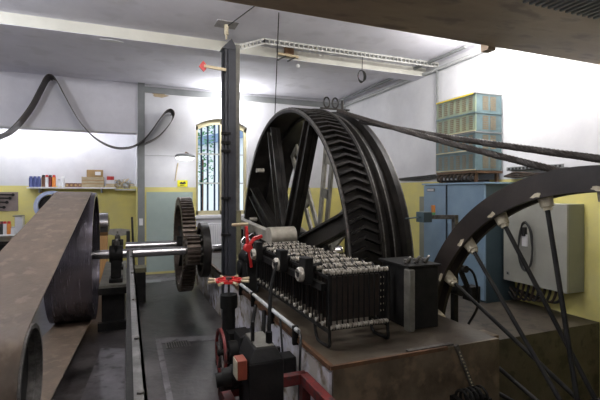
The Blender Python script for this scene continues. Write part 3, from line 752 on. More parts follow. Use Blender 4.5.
q = MB(); q.box((.66, 2.38, 0), (.84, 2.54, .1)); q.build('foot', ['black'], gx)
rf = thing('machine_stand', 'dark red steel frame on the floor around the black gearbox', 'frame', (.84, 2.3, 0))
def beam(a, b, w=.06, h=.07):
    q = MB(); q.bar(a, b, w, h); q.build('frame_beam', ['dred'], rf, .004)
beam((.54, 2.70, .43), (1.14, 2.70, .43)); beam((.54, 1.9, .43), (1.14, 1.9, .43)); beam((1.12, 2.70, .43), (1.12, 1.9, .43)); beam((.57, 2.70, .43), (.57, 1.9, .43))
beam((.57, 2.22, .43), (1.12, 2.22, .43))
for x in (.57, 1.12):
    for y in (1.93, 2.67): q = MB(); q.box((x - .03, y - .03, 0), (x + .03, y + .03, .40)); q.build('leg', ['dred'], rf)
q = MB(); q.lathe([(0, .0001), (0, .07), (.16, .07), (.2, .03), (.24, .03), (.24, .0001)], (1.0, 2.55, .0), axis='z', n=24, closed=False)
o = q.build('oil_bottle', ['blight']); tag(o, 'pale plastic bottle standing inside the red frame', 'bottle')

# conduit along the block edge, cables on plaster
q = MB(); q.cyl((1.165, 4.68, .68), (1.165, 2.9, .68), .017, n=14); o = q.build('edge_conduit', ['conduit']); tag(o, 'light grey conduit tube along the left top edge of the foundation', 'conduit')
for y in (2.95, 3.5, 4.1, 4.6): q = MB(); q.box((1.145, y, .56), (1.185, y + .03, .70)); q.build('clip', ['black'], o)
q = MB(); q.tube(smooth([(1.165, 2.9, .68), (1.15, 2.82, .66), (1.13, 2.78, .55), (1.16, 2.86, .42), (1.17, 2.9, .2), (1.16, 2.9, .02)], 8), .009, 8); o = q.build('floor_cable', ['cable']); tag(o, 'black cable hanging from the end of the grey conduit down the plaster', 'cable')
q = MB(); q.tube(smooth([(1.165, 3.3, .66), (1.15, 3.22, .5), (1.17, 3.25, .3), (1.16, 3.3, .02)], 8), .009, 8); o = q.build('floor_cable', ['cable']); tag(o, 'black cable looping down the plaster behind the gearbox', 'cable')
q = MB(); q.cyl((1.17, 3.05, .40), (1.02, 3.05, .40), .04, n=16); q.box((1.02, 2.98, .34), (1.18, 3.12, .46)); q.cyl((1.06, 3.05, .46), (1.06, 3.05, .53), .02, n=10); o = q.build('pipe_valve', ['black'], None, .006); tag(o, 'small black valve fixed to the peeling plaster behind the gearbox', 'valve')
# struts between the columns and block
q = MB(); q.tube([(1.16, 4.0, .6), (1.02, 3.75, .3), (1.0, 3.6, .04)], .018, 8); q.tube([(1.16, 3.72, .62), (1.06, 3.5, .06)], .02, 8); o = q.build('brace_rods', ['black']); tag(o, 'black slanting brace rods leaning on the plastered foundation side', 'rods')

# front of the block: metal strip and bar
q = MB(); q.bar((1.78, 2.43, .608), (2.17, 2.43, .608), .035, .014); q.bar((2.17, 2.392, .61), (2.37, 2.392, .18), .02, .03); o = q.build('edge_strip', ['edge']); tag(o, 'bent steel strip on the front right edge of the foundation', 'strip')
q = MB()
for i in range(14): q.cyl((2.19 + i * .012, 2.38, .56 - .0258 * i), (2.19 + i * .012, 2.374, .56 - .0258 * i), .006, n=8)
q.build('rivets', ['dirtwhite'], o)
q = MB(); pts = []
for i in range(70):
    a = i * .45; pts.append((2.13 + i * .003, 2.30 + .05 * math.cos(a), .28 + .05 * math.sin(a)))
q.tube(pts, .010, 7); q.box((2.12, 2.25, 0), (2.16, 2.40, .26)); q.box((2.32, 2.25, 0), (2.36, 2.40, .26))
o = q.build('coil_spring', ['black']); tag(o, 'black coil spring against the front face of the foundation, bottom edge', 'spring')

# ================================================================== CABINETS on the right
cb = thing('blue_cabinet', 'tall blue two-door steel cabinet against the right wall', 'cabinet', (4.68, 4.95, .22))
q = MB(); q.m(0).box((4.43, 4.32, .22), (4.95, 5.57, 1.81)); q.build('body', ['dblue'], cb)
q = MB(); q.box((4.38, 4.30, 1.81), (4.95, 5.59, 1.835)); q.build('top', ['blue'], cb)
q = MB(); q.box((4.40, 4.32, .25), (4.43, 5.03, 1.80)); d1 = q.build('door', ['blue'], cb, .006)
q = MB(); q.box((4.40, 5.06, .25), (4.43, 5.57, 1.80)); d2 = q.build('door', ['blue'], cb, .006)
pa = at(431, 190, X=4.4); q = MB(); q.box((4.39, pa.y - .09, pa.z - .025), (4.40, pa.y + .09, pa.z + .025)); q.m(1).box((4.388, pa.y - .07, pa.z - .012), (4.39, pa.y + .07, pa.z + .012)); q.build('name_plate', ['greytrim', 'paper'], d2)
pa = at(434, 211, X=4.4); q = MB(); q.m(0).box((4.37, pa.y - .03, pa.z - .02), (4.40, pa.y + .03, pa.z + .09)); q.m(1).box((4.37, pa.y - .03, pa.z - .08), (4.40, pa.y + .03, pa.z - .02)); q.build('signal_light', ['orange', 'leaf'], d2)
pa = at(465, 253, X=4.4); q = MB(); q.box((4.39, pa.y - .06, pa.z - .05), (4.40, pa.y + .06, pa.z + .06)); q.build('sticker', ['paper'], d1)
q = MB(); q.box((4.39, 5.044, .3), (4.40, 5.052, 1.8)); q.build('door_gap_seal', ['cable'], cb)
cg = thing('grey_cabinet', 'pale grey wall cabinet with a black cable looped over its hook', 'cabinet', (4.82, 3.8, .53))
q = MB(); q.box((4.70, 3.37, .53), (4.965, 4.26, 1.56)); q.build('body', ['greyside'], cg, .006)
q = MB(); q.box((4.67, 3.37, .53), (4.70, 4.26, 1.56)); dg = q.build('door', ['grey'], cg, .006)
pa = at(508, 273, X=4.67); q = MB(); q.box((4.665, pa.y - .02, pa.z - .02), (4.67, pa.y + .02, pa.z + .02)); q.m(1).box((4.662, pa.y - .008, pa.z - .012), (4.665, pa.y + .008, pa.z + .012)); q.build('lock', ['greytrim', 'cable'], dg)
pa = at(525, 232, X=4.66); q = MB(); q.box((4.62, pa.y - .02, pa.z - .05), (4.67, pa.y + .02, pa.z + .06)); q.m(1).box((4.645, pa.y - .035, pa.z - .18), (4.67, pa.y + .035, pa.z - .03)); q.build('cable_hook', ['cable', 'paper'], dg)
q = MB(); cc = at(525, 247, X=4.63)
pts = [V((4.63, cc.y + .095 * math.sin(t) * (1.0 if math.cos(t) > 0 else 1.1), cc.z + .30 * math.cos(t))) for t in [2 * math.pi * i / 28 for i in range(28)]]
q.tube(pts, .010, 8, closed=True); pts = [p + V((-.015, -.02 + .01 * math.sin(i), .02)) for i, p in enumerate(pts)]; q.tube(pts, .009, 8, closed=True)
o = q.build('cable_loop', ['cable']); tag(o, 'loop of black cable hung on the grey cabinet door', 'cable')
for k in range(9):
    y = 3.52 + k * .075
    q = MB(); q.tube(smooth([(4.8, y, .54), (4.8, y + .02, .44), (4.82, y + .10, .36 - .012 * k), (4.86, y + .3, .34 + .01 * k), (4.9, 4.28 + .02 * k, .36), (4.92, 4.28 + .02 * k, .23)], 6), .016, 8)
    o = q.build('supply_cable', ['bcable' if k % 2 else 'cable']); tag(o, 'thick dark supply cable curving out below the grey cabinet', 'cable', 'supply cables under the grey cabinet')

# grilled boxes stack
names = ['lowest of the stacked teal louvred boxes, on the brown support', 'second from bottom of the stacked teal louvred boxes', 'third from bottom of the stacked louvred boxes, yellow-green fronted', 'topmost of the stacked louvred boxes, with a yellow strip along its top']
gy0, gy1 = 4.53, 5.32; gx0, gx1 = 4.45, 4.93
for k in range(4):
    z0 = 2.0 + k * .27; t = thing('louvred_box', names[k], 'resistor box', (4.69, 4.92, z0), 'stack of louvred boxes')
    q = MB(); q.box((gx0 + .02, gy0 + .02, z0 + .004), (gx1, gy1, z0 + .262)); q.build('body', ['teal'], t)
    q = MB(); q.box((gx0, gy0, z0 + .004), (gx0 + .02, gy1, z0 + .25)); fr = q.build('front_panel', ['ytint' if k >= 2 else 'teal'], t)
    for j in range(6):
        y = gy0 + .05 + j * .125; q = MB()
        for i in range(7): q.box((gx0 - .004, y, z0 + .035 + i * .028), (gx0 + .0, y + .07, z0 + .035 + i * .028 + .018))
        q.build('louvre', ['louver'], fr)
    q = MB(); q.box((gx0 + .02, gy0, z0 + .004), (gx1, gy0 + .02, z0 + .262)); sd = q.build('side_panel', ['teal'], t)
    for j in range(2):
        x = gx0 + .13 + j * .14; q = MB()
        for i in range(7): q.box((x, gy0 - .004, z0 + .035 + i * .028), (x + .10, gy0, z0 + .035 + i * .028 + .02))
        q.build('louvre', ['louver'], sd)
    q = MB(); q.box((gx0 - .012, gy0 - .012, z0 + .252), (gx1, gy1, z0 + .27)); q.build('rim', ['greytrim' if k % 2 else 'teal'], t)
    if k == 3:
        q = MB(); q.box((gx0 - .016, gy0 + .03, z0 + .245), (gx0 - .0, gy1, z0 + .265)); q.build('yellow_strip', ['yellowbar'], t)
    if k in (1, 2, 0):
        q = MB(); q.box((gx0 - .016, gy0, z0 + .004), (gx0, gy1, z0 + .018)); q.build('bottom_strip', ['cream'], t)
sp = thing('box_support', 'brown support frame between the blue cabinet and the louvred boxes', 'support', (4.69, 4.9, 1.835))
q = MB(); q.box((gx0, gy0 - .02, 1.965), (gx1, gy1, 1.998)); q.build('board', ['brownbar'], sp)
for x in (gx0 + .05, gx1 - .05):
    for y in (gy0 + .02, gy1 - .06): q = MB(); q.box((x - .02, y, 1.835), (x + .02, y + .04, 1.965)); q.build('leg', ['brownbar'], sp)
for k in range(9):
    y = gy0 + .05 + k * .085; q = MB()
    q.tube(smooth([(4.50, y, 1.95), (4.44, y + .01, 1.93), (4.45, y + .03, 1.87), (4.55, y + .05, 1.86), (4.8, y + .05, 1.86)], 5), .016, 8)
    o = q.build('short_cable', ['bcable']); tag(o, 'dark brown cable drooping under the louvred boxes onto the blue cabinet', 'cable', 'cables above the blue cabinet')
q = MB()
for j in range(3):
    pts = [(4.9, 4.45, 1.92), (4.85, 4.2, 1.90 + .03 * j), (4.9, 3.9, 1.93), (4.93, 3.6, 1.90 + .02 * j), (4.94, 3.0, 1.93)]
    q.tube(smooth(pts, 8), .014, 8)
o = q.build('wall_cable_run', ['bcable']); tag(o, 'tangled dark cables running along the right wall behind the sheave rim', 'cable')
q = MB(); q.box((4.86, 3.55, 1.99), (4.97, 4.38, 2.0)); q.box((4.86, 3.55, 1.99), (4.87, 4.38, 2.04))
for i in range(14): q.m(1).box((4.855, 3.58 + i * .057, 2.003), (4.86, 3.61 + i * .057, 2.03))
o = q.build('cable_tray', ['greytrim', 'cable']); tag(o, 'short perforated tray on the right wall beside the louvred boxes', 'cable tray')
q = MB()
for j in range(3): q.tube(smooth([(4.92, 5.35, 1.93), (4.93, 5.8, 1.95 + .02 * j), (4.94, 6.3, 1.92 + .03 * j), (4.94, 7.2, 1.95)], 8), .014, 8)
o = q.build('wall_cable_run', ['cable']); tag(o, 'black cables running along the right wall left of the blue cabinet', 'cable')
q = MB(); q.box((4.80, 5.75, .22), (4.94, 6.2, 1.62)); o = q.build('narrow_panel', ['greyside'], None, .005); tag(o, 'narrow pale panel on the yellow wall between big wheel and blue cabinet', 'panel')

# ================================================================== CEILING / WALL SERVICES
tr = thing('ceiling_cable_tray', 'white slotted cable tray under the ceiling from the post to the right wall', 'cable tray', (3, 5.87, 3.8))
A, B, C_ = V((1.37, 5.64, 3.64)), V((1.83, 5.87, 3.87)), V((4.93, 5.87, 3.87))
def ladder(a, b, name):
    q = MB(); d = b - a; n = max(2, int(d.length / .075)); up = V((0, 0, .032))
    q.bar(a + up, b + up, .02, .024); q.bar(a - up, b - up, .02, .024)
    for i in range(n + 1): p = a + d * i / n; q.bar(p + up, p - up, .045, .012)
    q.box
    q.build(name, ['galv'], tr)
ladder(A, B, 'sloping_section'); ladder(B, C_, 'long_section')
q = MB(); q.bar(A + V((0, .012, -.035)), B + V((0, .012, -.035)), .01, .012); q.bar(B + V((0, .012, -.035)), C_ + V((0, .012, -.035)), .01, .012); q.build('cable', ['cable'], tr)
q = MB(); q.cyl((4.93, 5.89, 3.84), (4.93, 5.89, 1.98), .02, n=12); o = q.build('wall_conduit', ['greytrim']); tag(o, 'grey vertical conduit down the right wall beside the louvred boxes', 'conduit')
q = MB(); q.cyl((4.91, 9.2, 3.80), (4.91, 3.0, 3.80), .03, n=12); o = q.build('ceiling_pipe', ['conduit']); tag(o, 'lower of two grey pipes along the top of the right wall', 'pipe')
q = MB(); q.cyl((4.72, 9.2, 3.885), (4.72, 5.0, 3.885), .025, n=12); o = q.build('ceiling_pipe', ['greytrim']); tag(o, 'upper thinner grey pipe along the ceiling at the right wall', 'pipe')
pc = at(362, 76, Y=5.85)
q = MB()
for j in range(4):
    pts = [pc + V((.075 * math.cos(t) * (1 - .1 * j), .01 * j, .085 * math.sin(t) * (1 + .06 * j))) for t in [2 * math.pi * i / 20 for i in range(20)]]
    q.tube(pts, .006, 6, closed=True)
q.tube([pc + V((0, 0, .08)), pc + V((.01, 0, .3))], .006, 6)
o = q.build('hanging_cable_coil', ['cable']); tag(o, 'small coil of black cable hanging from the white ceiling tray', 'cable')
pl = at(286, 56, Y=6.15)
t = thing('ceiling_bracket', 'small wooden ceiling bracket with two dark arms below the beam', 'bracket', (pl.x, pl.y, 3.77))
q = MB(); q.bar(pl + V((-.13, 0, .02)), pl + V((.2, 0, .0)), .05, .035); q.build('board', ['wood'], t)
for d in (-.12, .04): q = MB(); q.bar(pl + V((d + .12, 0, .0)), pl + V((d - .05, -.1, -.11)), .03, .02); q.build('arm', ['cable'], t)
q = MB(); q.box((pl.x - .02, pl.y - .03, pl.z + .03), (pl.x + .12, pl.y + .04, 3.92)); q.build('block', ['brownbar'], t)
pe = at(298, 66, Y=6.1); q = MB(); q.sphere(pe, .03); q.build('tip', ['paper'], t)
q = MB(); q.tube([(1.74, 4.98, 3.92), (2.5, 7.45, 2.45), (2.55, 7.55, .6)], .007, 6); o = q.build('thin_wire', ['cable']); tag(o, 'thin dark wire dropping from the ceiling behind the big wheel', 'wire')
q = MB(); a_ = at(256, 5, Z=3.9); q.tube([a_, V((1.24, py0 + .03, 3.90))], .007, 6); o = q.build('ceiling_wire', ['cable']); tag(o, 'short dark wire on the ceiling leading to the post hanger', 'wire')
q = MB(); q.box((1.08, py0 - .08, 3.912), (1.36, py0 + .16, 3.92)); st('trim_5', q, ['greypatch'])
# peeling patches on the ceiling and wall
def patch(name, c, ax, rx_, ry_, mt, n=14):
    q = MB(); poly = []
    for i in range(n):
        a = 2 * math.pi * i / n; k = random.uniform(.6, 1.1)
        if ax == 'z': poly.append((c[0] + rx_ * k * math.cos(a), c[1] + ry_ * k * math.sin(a), c[2]))
        else: poly.append((c[0] + rx_ * k * math.cos(a), c[1], c[2] + ry_ * k * math.sin(a)))
    q.prism(poly, (0, 0, .006) if ax == 'z' else (0, .006, 0)); st(name, q, [mt])
patch('trim_6', at(160, 95, Y=9.296), 'y', .17, .06, 'patch')
patch('trim_7', at(112, 41, Z=3.765), 'z', .16, .05, 'paper')
patch('trim_9', at(118, 232, Y=10.295), 'y', .28, .09, 'greypatch')
# wall lamp over the dado
lp = at(185, 157, Y=8.85)
t = thing('wall_lamp', 'lit white oval lamp on an arm above the green wall panel', 'lamp', (lp.x, 9.3, lp.z))
q = MB(); q.tube([(lp.x - .02, 8.9, lp.z + .03), (lp.x + .05, 9.1, lp.z + .12), (lp.x + .13, 9.28, lp.z + .10)], .014, 8); q.build('arm', ['brownbar'], t)
q = MB(); q.sphere(lp + V((0, 0, .02)), .20, 20, (1, .55, .28)); q.build('shade', ['greytrim'], t)
q = MB(); q.sphere(lp - V((0, 0, .022)), .185, 20, (1, .55, .26)); q.build('lamp_glass', ['bulb'], t)
q = MB(); q.tube([at(144, 155, Y=9.29), at(176, 156, Y=9.29)], .008, 6); o = q.build('lamp_wire', ['conduit']); tag(o, 'thin grey wire on the white wall leading to the oval lamp', 'wire')
q = MB(); q.bar(at(178, 163, Y=9.27), at(175, 181, Y=9.27), .03, .02); o = q.build('wall_stick', ['wood']); tag(o, 'thin pale stick on the wall under the oval lamp', 'stick')
sg = at(182.5, 183.5, Y=9.29); q = MB(); q.boxc(sg, (.21, .008, .14)); so = q.build('warning_sign', ['signy']); tag(so, 'small yellow warning sign with black marks on the white wall', 'sign')
q = MB(); q.prism([sg + V((-.06, -.006, .01)), sg + V((-.02, -.006, .04)), sg + V((.0, -.006, .02)), sg + V((.05, -.006, .045)), sg + V((.07, -.006, 0)), sg + V((.02, -.006, -.015)), sg + V((-.05, -.006, -.01))], (0, .003, 0))
q.box((sg.x - .05, sg.y - .007, sg.z - .045), (sg.x + .03, sg.y - .004, sg.z - .032)); q.build('symbol', ['cable'], so)
q = MB(); sw = at(141, 222, Y=9.22); q.boxc(sw, (.07, .03, .14)); o = q.build('wall_switch', ['paper'], None, .005); tag(o, 'small white switch on the grey vertical trim', 'switch')
q = MB(); q.tube([at(132, 217, Y=9.25), at(133, 243, Y=9.25), V((.14, 9.25, .02))], .02, 8); q.box(at(129, 236, Y=9.26) - V((.05, .02, .15)), at(129, 236, Y=9.26) + V((.02, .02, .1))); o = q.build('black_hose', ['cable']); tag(o, 'short black hose hanging on the pier left of the grey trim', 'hose')

# lamp behind the post on the back wall
lb = at(229, 108, Y=9.15)
t = thing('back_wall_light', 'bright wall light high on the back wall hidden behind the tall post', 'lamp', lb)
q = MB(); q.boxc(lb + V((0, .1, 0)), (.10, .08, .10)); q.build('base', ['galv'], t)
q = MB(); q.sphere(lb, .05, 14); q.build('globe', ['tube'], t)

# hanging belt on the back wall
Yh = 9.06
def ribbon(pts, width, name, label, mt='black', thick=.012):
    P = smooth(pts, 8); q = MB(); vs = []; fs = []; n = len(P)
    for i, p in enumerate(P):
        d = (P[min(i + 1, n - 1)] - P[max(i - 1, 0)]).normalized(); w = V((0, 1, 0)) * width / 2; nn = d.cross(V((0, 1, 0))).normalized() * thick / 2
        for a, b in ((-1, -1), (1, -1), (1, 1), (-1, 1)): vs.append(p + w * a + nn * b)
    for i in range(n - 1):
        for k in range(4): k2 = (k + 1) % 4; fs.append((i * 4 + k, i * 4 + k2, (i + 1) * 4 + k2, (i + 1) * 4 + k))
    fs += [(0, 1, 2, 3), ((n - 1) * 4, (n - 1) * 4 + 3, (n - 1) * 4 + 2, (n - 1) * 4 + 1)]
    q.add(vs, fs); o = q.build(name, [mt]); tag(o, label, 'belt'); return o
px = lambda u, v, y=Yh: at(u, v, Y=y)
M['strap'] = mat('brown_black_belt_strap', (.016, .013, .012), (.06, .042, .03), .5, scale=5)
loop = [px(-25, 145), px(0, 137), px(14, 129), px(30, 110), px(41, 90), px(47, 79), px(52, 77), px(57, 81), px(66, 98), px(80, 122), px(95, 138), px(112, 147), px(128, 148),
        px(140, 143), px(150, 133), px(160, 119), px(166, 112), px(171, 111), px(173.5, 116), px(169, 125), px(158, 137), px(145, 144)]
ribbon(loop, .40, 'spare_belt', 'long dark belt draped over pegs in loops across the back wall', 'strap')
q = MB(); q.cyl(px(52, 80, 9.0), px(52, 80, 9.3), .015, n=8); o = q.build('wall_peg', ['cable']); tag(o, 'peg at the high left loop of the hanging belt', 'peg')
q = MB(); q.cyl(px(171, 115, 9.0), px(171, 115, 9.3), .015, n=8); o = q.build('wall_peg', ['cable']); tag(o, 'peg in the right end loop of the hanging belt', 'peg')

# ================================================================== ALCOVE CONTENT
Ys = 10.12
q = MB(); a_, b_ = at(28, 187, Y=Ys), at(116, 187, Y=Ys); q.box((a_.x, Ys - .13, a_.z - .03), (b_.x, 10.3, a_.z)); o = q.build('wall_shelf', ['paper']); tag(o, 'long white wall shelf above the yellow paint in the alcove', 'shelf')
for x in (a_.x + .2, b_.x - .3): q = MB(); q.box((x, Ys - .1, a_.z - .12), (x + .03, 10.3, a_.z - .03)); q.build('bracket', ['greytrim'], o)
zs = a_.z
a2, b2 = at(115, 189, Y=Ys), at(135.5, 189, Y=Ys); q = MB(); q.box((a2.x, Ys - .13, a2.z - .03), (.18, 10.3, a2.z)); o = q.build('wall_shelf', ['conduit']); tag(o, 'short lower shelf holding tangled fittings, beside the pier', 'shelf'); zs2 = a2.z
def can(u, r, h, mt, lidm, name, label, group, z=None, Y=None):
    p = at(u, 187, Y=Y or Ys); z = zs if z is None else z
    q = MB(); q.cyl((p.x, p.y, z), (p.x, p.y, z + h * .82), r, n=16); o = q.build(name, [mt]); tag(o, label, 'can', group)
    q = MB(); q.cyl((p.x, p.y, z + h * .82), (p.x, p.y, z + h), r * .85, r * .7, n=16); q.build('lid', [lidm], o)
for u, d in ((31, 'leftmost'), (35, 'second'), (39, 'third')): can(u, .038, .22, 'navy', 'navy', 'tin_can', d + ' of the navy blue tins at the left end of the alcove shelf', 'navy tins')
for u, m_, l_, d in ((43.5, 'brown', 'cable', 'dark brown spray can with black lid next to the navy tins'), (47, 'blight', 'red', 'white spray can with red lid, between two darker cans on the shelf'),
                     (50.3, 'dred', 'cable', 'dark red spray can with a black lid on the alcove shelf'), (54, 'orange', 'red', 'orange spray can with a wide red lid on the alcove shelf')):
    can(u, .036, .25, m_, l_, 'spray_can', d, 'spray cans on the alcove shelf')
can(59, .03, .17, 'blight', 'conduit', 'small_bottle', 'shorter pale bottle right of the orange spray can', 'pale bottles'); can(63, .032, .23, 'blight', 'paper', 'small_bottle', 'taller pale bottle before the brown little boxes', 'pale bottles')
for k in range(4):
    p = at(67.5 + k * 4.2, 187, Y=Ys); q = MB(); q.box((p.x - .038, Ys - .05, zs), (p.x + .038, Ys + .05, zs + .085)); o = q.build('small_box', ['brown'], None, .004)
    tag(o, ['leftmost brown little box, beside the tall pale bottle', 'second brown little box from the pale bottle', 'third brown little box from the pale bottle', 'brown little box touching the wooden crate'][k], 'box', 'brown boxes on the shelf')
    q = MB(); q.box((p.x - .02, Ys - .052, zs + .02), (p.x + .02, Ys - .05, zs + .06)); q.build('box_label', ['card'], o)
p0, p1 = at(82, 187, Y=Ys), at(104, 187, Y=Ys); t = thing('wooden_crate', 'pale slatted wooden crate on the alcove shelf', 'crate', ((p0.x + p1.x) / 2, Ys, zs))
for i in range(3):
    q = MB(); q.box((p0.x, Ys - .1, zs + .005 + i * .075), (p1.x, Ys - .085, zs + .065 + i * .075)); q.build('slat', ['wood'], t)
q = MB(); q.box((p0.x, Ys - .085, zs), (p0.x + .02, Ys + .1, zs + .22)); q.box((p1.x - .02, Ys - .085, zs), (p1.x, Ys + .1, zs + .22)); q.box((p0.x, Ys + .09, zs), (p1.x, Ys + .1, zs + .22)); q.box((p0.x + .02, Ys - .085, zs), (p1.x - .02, Ys + .1, zs + .18)); q.build('crate_frame', ['orangewood'], t)
p2, p3 = at(87, 187, Y=Ys), at(103, 187, Y=Ys); q = MB(); q.box((p2.x, Ys - .08, zs + .22), (p3.x, Ys + .08, zs + .36)); q.box((p2.x, Ys - .085, zs + .32), (p3.x, Ys + .085, zs + .37)); o = q.build('cardboard_box', ['card'], None, .003); tag(o, 'cardboard box with a white label on top of the wooden crate', 'box')
q = MB(); q.box((p3.x - .15, Ys - .09, zs + .255), (p3.x - .04, Ys - .086, zs + .33)); q.build('box_label', ['paper'], o)
p2, p3 = at(106, 187, Y=Ys), at(114.5, 187, Y=Ys)
for i, (m_, lab) in enumerate((('wood', 'pale lower box of the stack right of the wooden crate'), ('paper', 'white middle box of the stack right of the wooden crate'), ('red', 'red topmost box of the stack right of the wooden crate'))):
    q = MB(); q.box((p2.x + .01 * i, Ys - .08, zs + i * .08), (p3.x - .005 * i, Ys + .08, zs + i * .08 + .075)); o = q.build('parts_box', [m_], None, .003); tag(o, lab, 'box', 'stack of small boxes')
q = MB(); random.seed(3)
for j in range(9):
    p = at(118 + 1.7 * j, 187, Y=Ys); pts = [p + V((random.uniform(-.08, .08), random.uniform(-.08, .08), random.uniform(-.02, .17))) for _ in range(6)]
    for w_ in pts: w_.x = min(w_.x, .14); w_.z = max(w_.z, zs2 + .02)
    q.m(j % 2).tube(smooth(pts, 5), .016, 6)
o = q.build('tangled_fittings', ['wood', 'conduit']); tag(o, 'heap of tangled rope and fittings on the shelf beside the pier', 'fittings', None, 'stuff')
# tool board and left shelf
Yt = 10.27; a_, b_ = at(-12, 192, Y=Yt), at(18, 211, Y=Yt)
t = thing('tool_board', 'brown tool board with hanging wrenches on the yellow wall at far left', 'tool board', ((a_.x + b_.x) / 2, Yt, b_.z))
q = MB(); q.box((a_.x, Yt, b_.z), (b_.x, Yt + .02, a_.z)); q.build('board', ['toolb'], t)
for i, v in enumerate((194.5, 198, 202, 207)):
    p, p2 = at(-6, v, Y=Yt - .02), at(13 - 3 * i, v + .3, Y=Yt - .02); q = MB(); q.bar(p, p2, .02, .028); q.cyl(p2 - V((0, .012, 0)), p2 + V((0, .012, 0)), .03, n=10)
    o = q.build('wrench', ['dsteel']); tag(o, ['topmost wrench on the tool board', 'second wrench from the top on the tool board', 'third wrench from the top on the tool board', 'lowest wrench on the tool board'][i], 'wrench', 'wrenches on the board')
a_ = at(15, 234, Y=10.1); q = MB(); q.box((-3.2, 9.98, a_.z - .03), (a_.x, 10.3, a_.z)); o = q.build('low_shelf', ['paper']); tag(o, 'white shelf with cans below the tool board at far left', 'shelf'); zl_ = a_.z
for u, m_, l_, d in ((1.5, 'cable', 'dred', 'black can with red band at far left of the low shelf'), (5, 'blight', 'red', 'white can with red lid on the low shelf'), (9, 'orange', 'red', 'orange can with red lid on the low shelf'), (13, 'blight', 'conduit', 'pale round can at right end of the low shelf')):
    can(u, .038, .26 if u < 12 else .15, m_, l_, 'spray_can', d, 'cans on the low shelf', zl_, 10.1)
q = MB(); p = at(17, 226, Y=10.2); q.box((p.x - .02, 10.1, p.z - .15), (p.x + .12, 10.29, p.z + .2)); q.m(1).box((p.x - .05, 10.05, p.z + .2), (p.x + .12, 10.29, p.z + .22)); o = q.build('wall_dispenser', ['blight', 'polegrey'], None, .01); tag(o, 'pale wall dispenser with a grey cover next to the low shelf cans', 'dispenser')
bn = thing('workbench', 'dark workbench standing behind the wide belt at far left', 'bench', (-2.4, 9.0, 0))
a_ = at(26, 232, Y=9.5)
q = MB(); q.box((-3.6, 8.6, .80), (a_.x, 9.6, .86)); q.build('bench_top', ['dsteel'], bn); q = MB(); q.box((-3.5, 8.65, 0), (a_.x - .08, 9.55, .8)); q.build('bench_body', ['black'], bn)
# blue-grey machine behind belt
c_ = at(52, 206, Y=8.4)
t = thing('bench_grinder', 'pale blue machine wheel on a stand just behind the wide belt', 'machine', (c_.x, 8.4, 0))
q = MB(); q.lathe([(-.09, .20), (-.09, .26), (.09, .26), (.09, .20)], c_, axis='y', n=40); q.build('wheel_guard', ['lampblue'], t)
q = MB(); q.lathe([(-.04, .0001), (-.04, .19), (.04, .19), (.04, .0001)], c_, axis='y', n=40, closed=False); q.build('wheel', ['black'], t)
q = MB(); q.box((c_.x - .15, 8.2, 0), (c_.x + .15, 8.6, c_.z - .24)); q.cyl(c_, c_ + V((0, .2, 0)), .08, n=20); q.build('stand', ['lampblue'], t, .01)
c_ = at(104, 224, Y=8.35)
t = thing('spare_motor', 'bright metal drum of a motor standing behind the big belt pulley', 'motor', (c_.x, 8.35, 0))
q = MB(); q.lathe([(-.35, .0001), (-.35, .2), (.07, .2), (.07, .16), (.09, .1), (.09, .0001)], c_, n=40, closed=False); q.build('drum', ['steel'], t)
q = MB(); q.box((c_.x - .4, 8.2, 0), (c_.x + .06, 8.5, c_.z - .2)); q.build('wooden_base', ['orangewood'], t)

# floor details
dr = at(178, 344, Z=.004)
t = thing('floor_drain', 'rectangular perforated drain grate in the dark floor between rail and foundation', 'drain', (dr.x, dr.y, 0))
q = MB(); q.box((dr.x - .13, dr.y - .10, 0), (dr.x + .13, dr.y + .10, .004)); q.build('frame', ['edge'], t)
q = MB()
for i in range(9):
    for j in range(7): q.box((dr.x - .115 + i * .026, dr.y - .088 + j * .026, .004), (dr.x - .10 + i * .026, dr.y - .073 + j * .026, .006))
q.build('slots', ['cable'], t)
dr = at(154, 281, Z=.004); q = MB(); q.box((dr.x - .15, dr.y - .14, 0), (dr.x + .12, dr.y + .14, .006)); o = q.build('floor_cover', ['greytrim']); tag(o, 'small grey cover plate in the floor near the green wall panel', 'floor plate')
q = MB(); q.box((.32, 8.5, 0), (1.15, 9.29, .004)); st('floor', q, ['floor_pale'])
q = MB(); q.prism([(-.42, 3.0, 0), (-.02, 2.2, 0), (-.02, 5.0, 0), (-.26, 5.1, 0)], (0, 0, .003)); st('floor', q, ['floor_pale'])
q = MB(); q.prism([(.30, 1.9, 0), (.34, 1.9, 0), (.36, 5.2, 0), (.30, 5.2, 0)], (0, 0, .004)); q.prism([(.36, 5.2, 0), (.36, 5.0, 0), (1.18, 4.85, 0), (1.18, 5.0, 0)], (0, 0, .0035)); st('floor', q, ['floor_pale'])
# radiator under window
t = thing('radiator', 'white panel radiator on the wall under the barred window', 'radiator', (1.95, 9.2, .2))
q = MB(); q.box((1.5, 9.22, 0), (1.54, 9.26, .55)); q.box((2.4, 9.22, 0), (2.44, 9.26, .55)); q.box((1.45, 9.2, .55), (2.5, 9.295, 1.02))
q.build('panel', ['blight'], t, .01)
q = MB()
for i in range(20): q.box((1.48 + i * .05, 9.19, .58), (1.505 + i * .05, 9.2, .99))
q.build('fins', ['paper'], t)

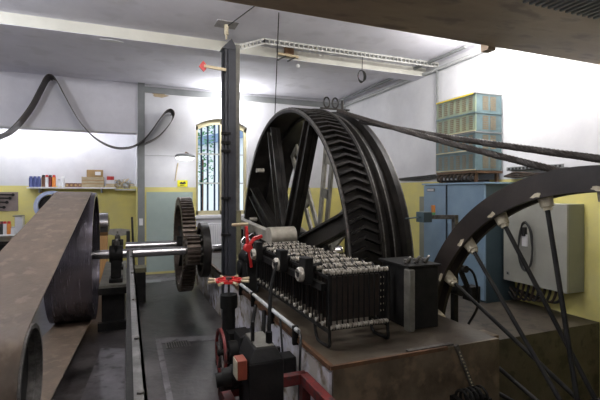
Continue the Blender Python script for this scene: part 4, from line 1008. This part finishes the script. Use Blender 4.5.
# ================================================================== LIGHTS
def ceiling_or_fill_light(x, y, z, lx, ly, power, label, col=(1, .97, .93)):
    t = thing('ceiling_or_fill_light', label, 'light', (x, y, z + .08), 'fluorescent ceiling lights')
    q = MB(); q.boxc((x, y, z + .06), (lx, ly, .05)); q.build('housing', ['galv'], t)
    q = MB()
    if lx > ly: q.cyl((x - lx / 2 + .03, y, z + .015), (x + lx / 2 - .03, y, z + .015), .016, n=12)
    else: q.cyl((x, y - ly / 2 + .03, z + .015), (x, y + ly / 2 - .03, z + .015), .016, n=12)
    q.build('tube', ['tube'], t)
    for k in (-.3, .3):
        d = bpy.data.lights.new('tube_light', 'POINT'); d.energy = power / 2; d.color = col; d.shadow_soft_size = .09
        o = bpy.data.objects.new('tube_light', d); COL.objects.link(o)
        o.location = (x + (k * lx if lx > ly else 0), y + (k * ly if ly > lx else 0), z - .12)
ceiling_or_fill_light(4.3, 4.0, 3.8, .2, 1.2, 115, 'fluorescent ceiling light above the right wall cabinets, hidden by the overhead beam')
ceiling_or_fill_light(.5, 3.4, 3.8, 1.2, .2, 100, 'added fluorescent-style fill light above the guard rail')  # unseen fill lamp, added to brighten the nearer machinery
ceiling_or_fill_light(-1.8, 9.75, 3.7, 1.8, .2, 80, 'fluorescent light inside the alcove above the shelf', (.95, .97, 1))
ceiling_or_fill_light(-2.4, 4.5, 3.8, .2, 1.2, 130, 'added fluorescent-style fill light left of the wide belt', (.90, .93, 1))  # added fill lamp out of view, lifts the left side and ceiling
ceiling_or_fill_light(.6, -.6, 3.8, 1.2, .2, 60, 'added fluorescent-style fill light nearest the camera, behind the overhead beam')  # added behind the camera so the front faces get light
def point(p, e, r=.1, col=(1, 1, 1)):
    d = bpy.data.lights.new('lamp_light', 'POINT'); d.energy = e; d.shadow_soft_size = r; d.color = col
    o = bpy.data.objects.new('lamp_light', d); COL.objects.link(o); o.location = p
point(lb - V((0, .15, 0)), 52, .08)
point(lp - V((0, .1, .12)), 8, .06)
wd = bpy.data.worlds.new('World'); S.world = wd; wd.use_nodes = True
bg = wd.node_tree.nodes['Background']; bg.inputs['Color'].default_value = (.85, .93, 1, 1); bg.inputs['Strength'].default_value = 1.5

# ================================================================== CAMERA
cd = bpy.data.cameras.new('Camera'); cam = bpy.data.objects.new('Camera', cd); COL.objects.link(cam)
cd.sensor_width = 36; cd.lens = 426 / 600 * 36; cd.shift_y = -8 / 600; cd.clip_start = .05
cam.location = (0, 0, H); cam.rotation_euler = (R(90), 0, -math.atan2(SN, CS)); S.camera = cam
S.view_settings.view_transform = 'Standard'; S.view_settings.look = 'None'; S.view_settings.exposure = 0.22; S.view_settings.gamma = 1
S.view_settings.use_curve_mapping = False
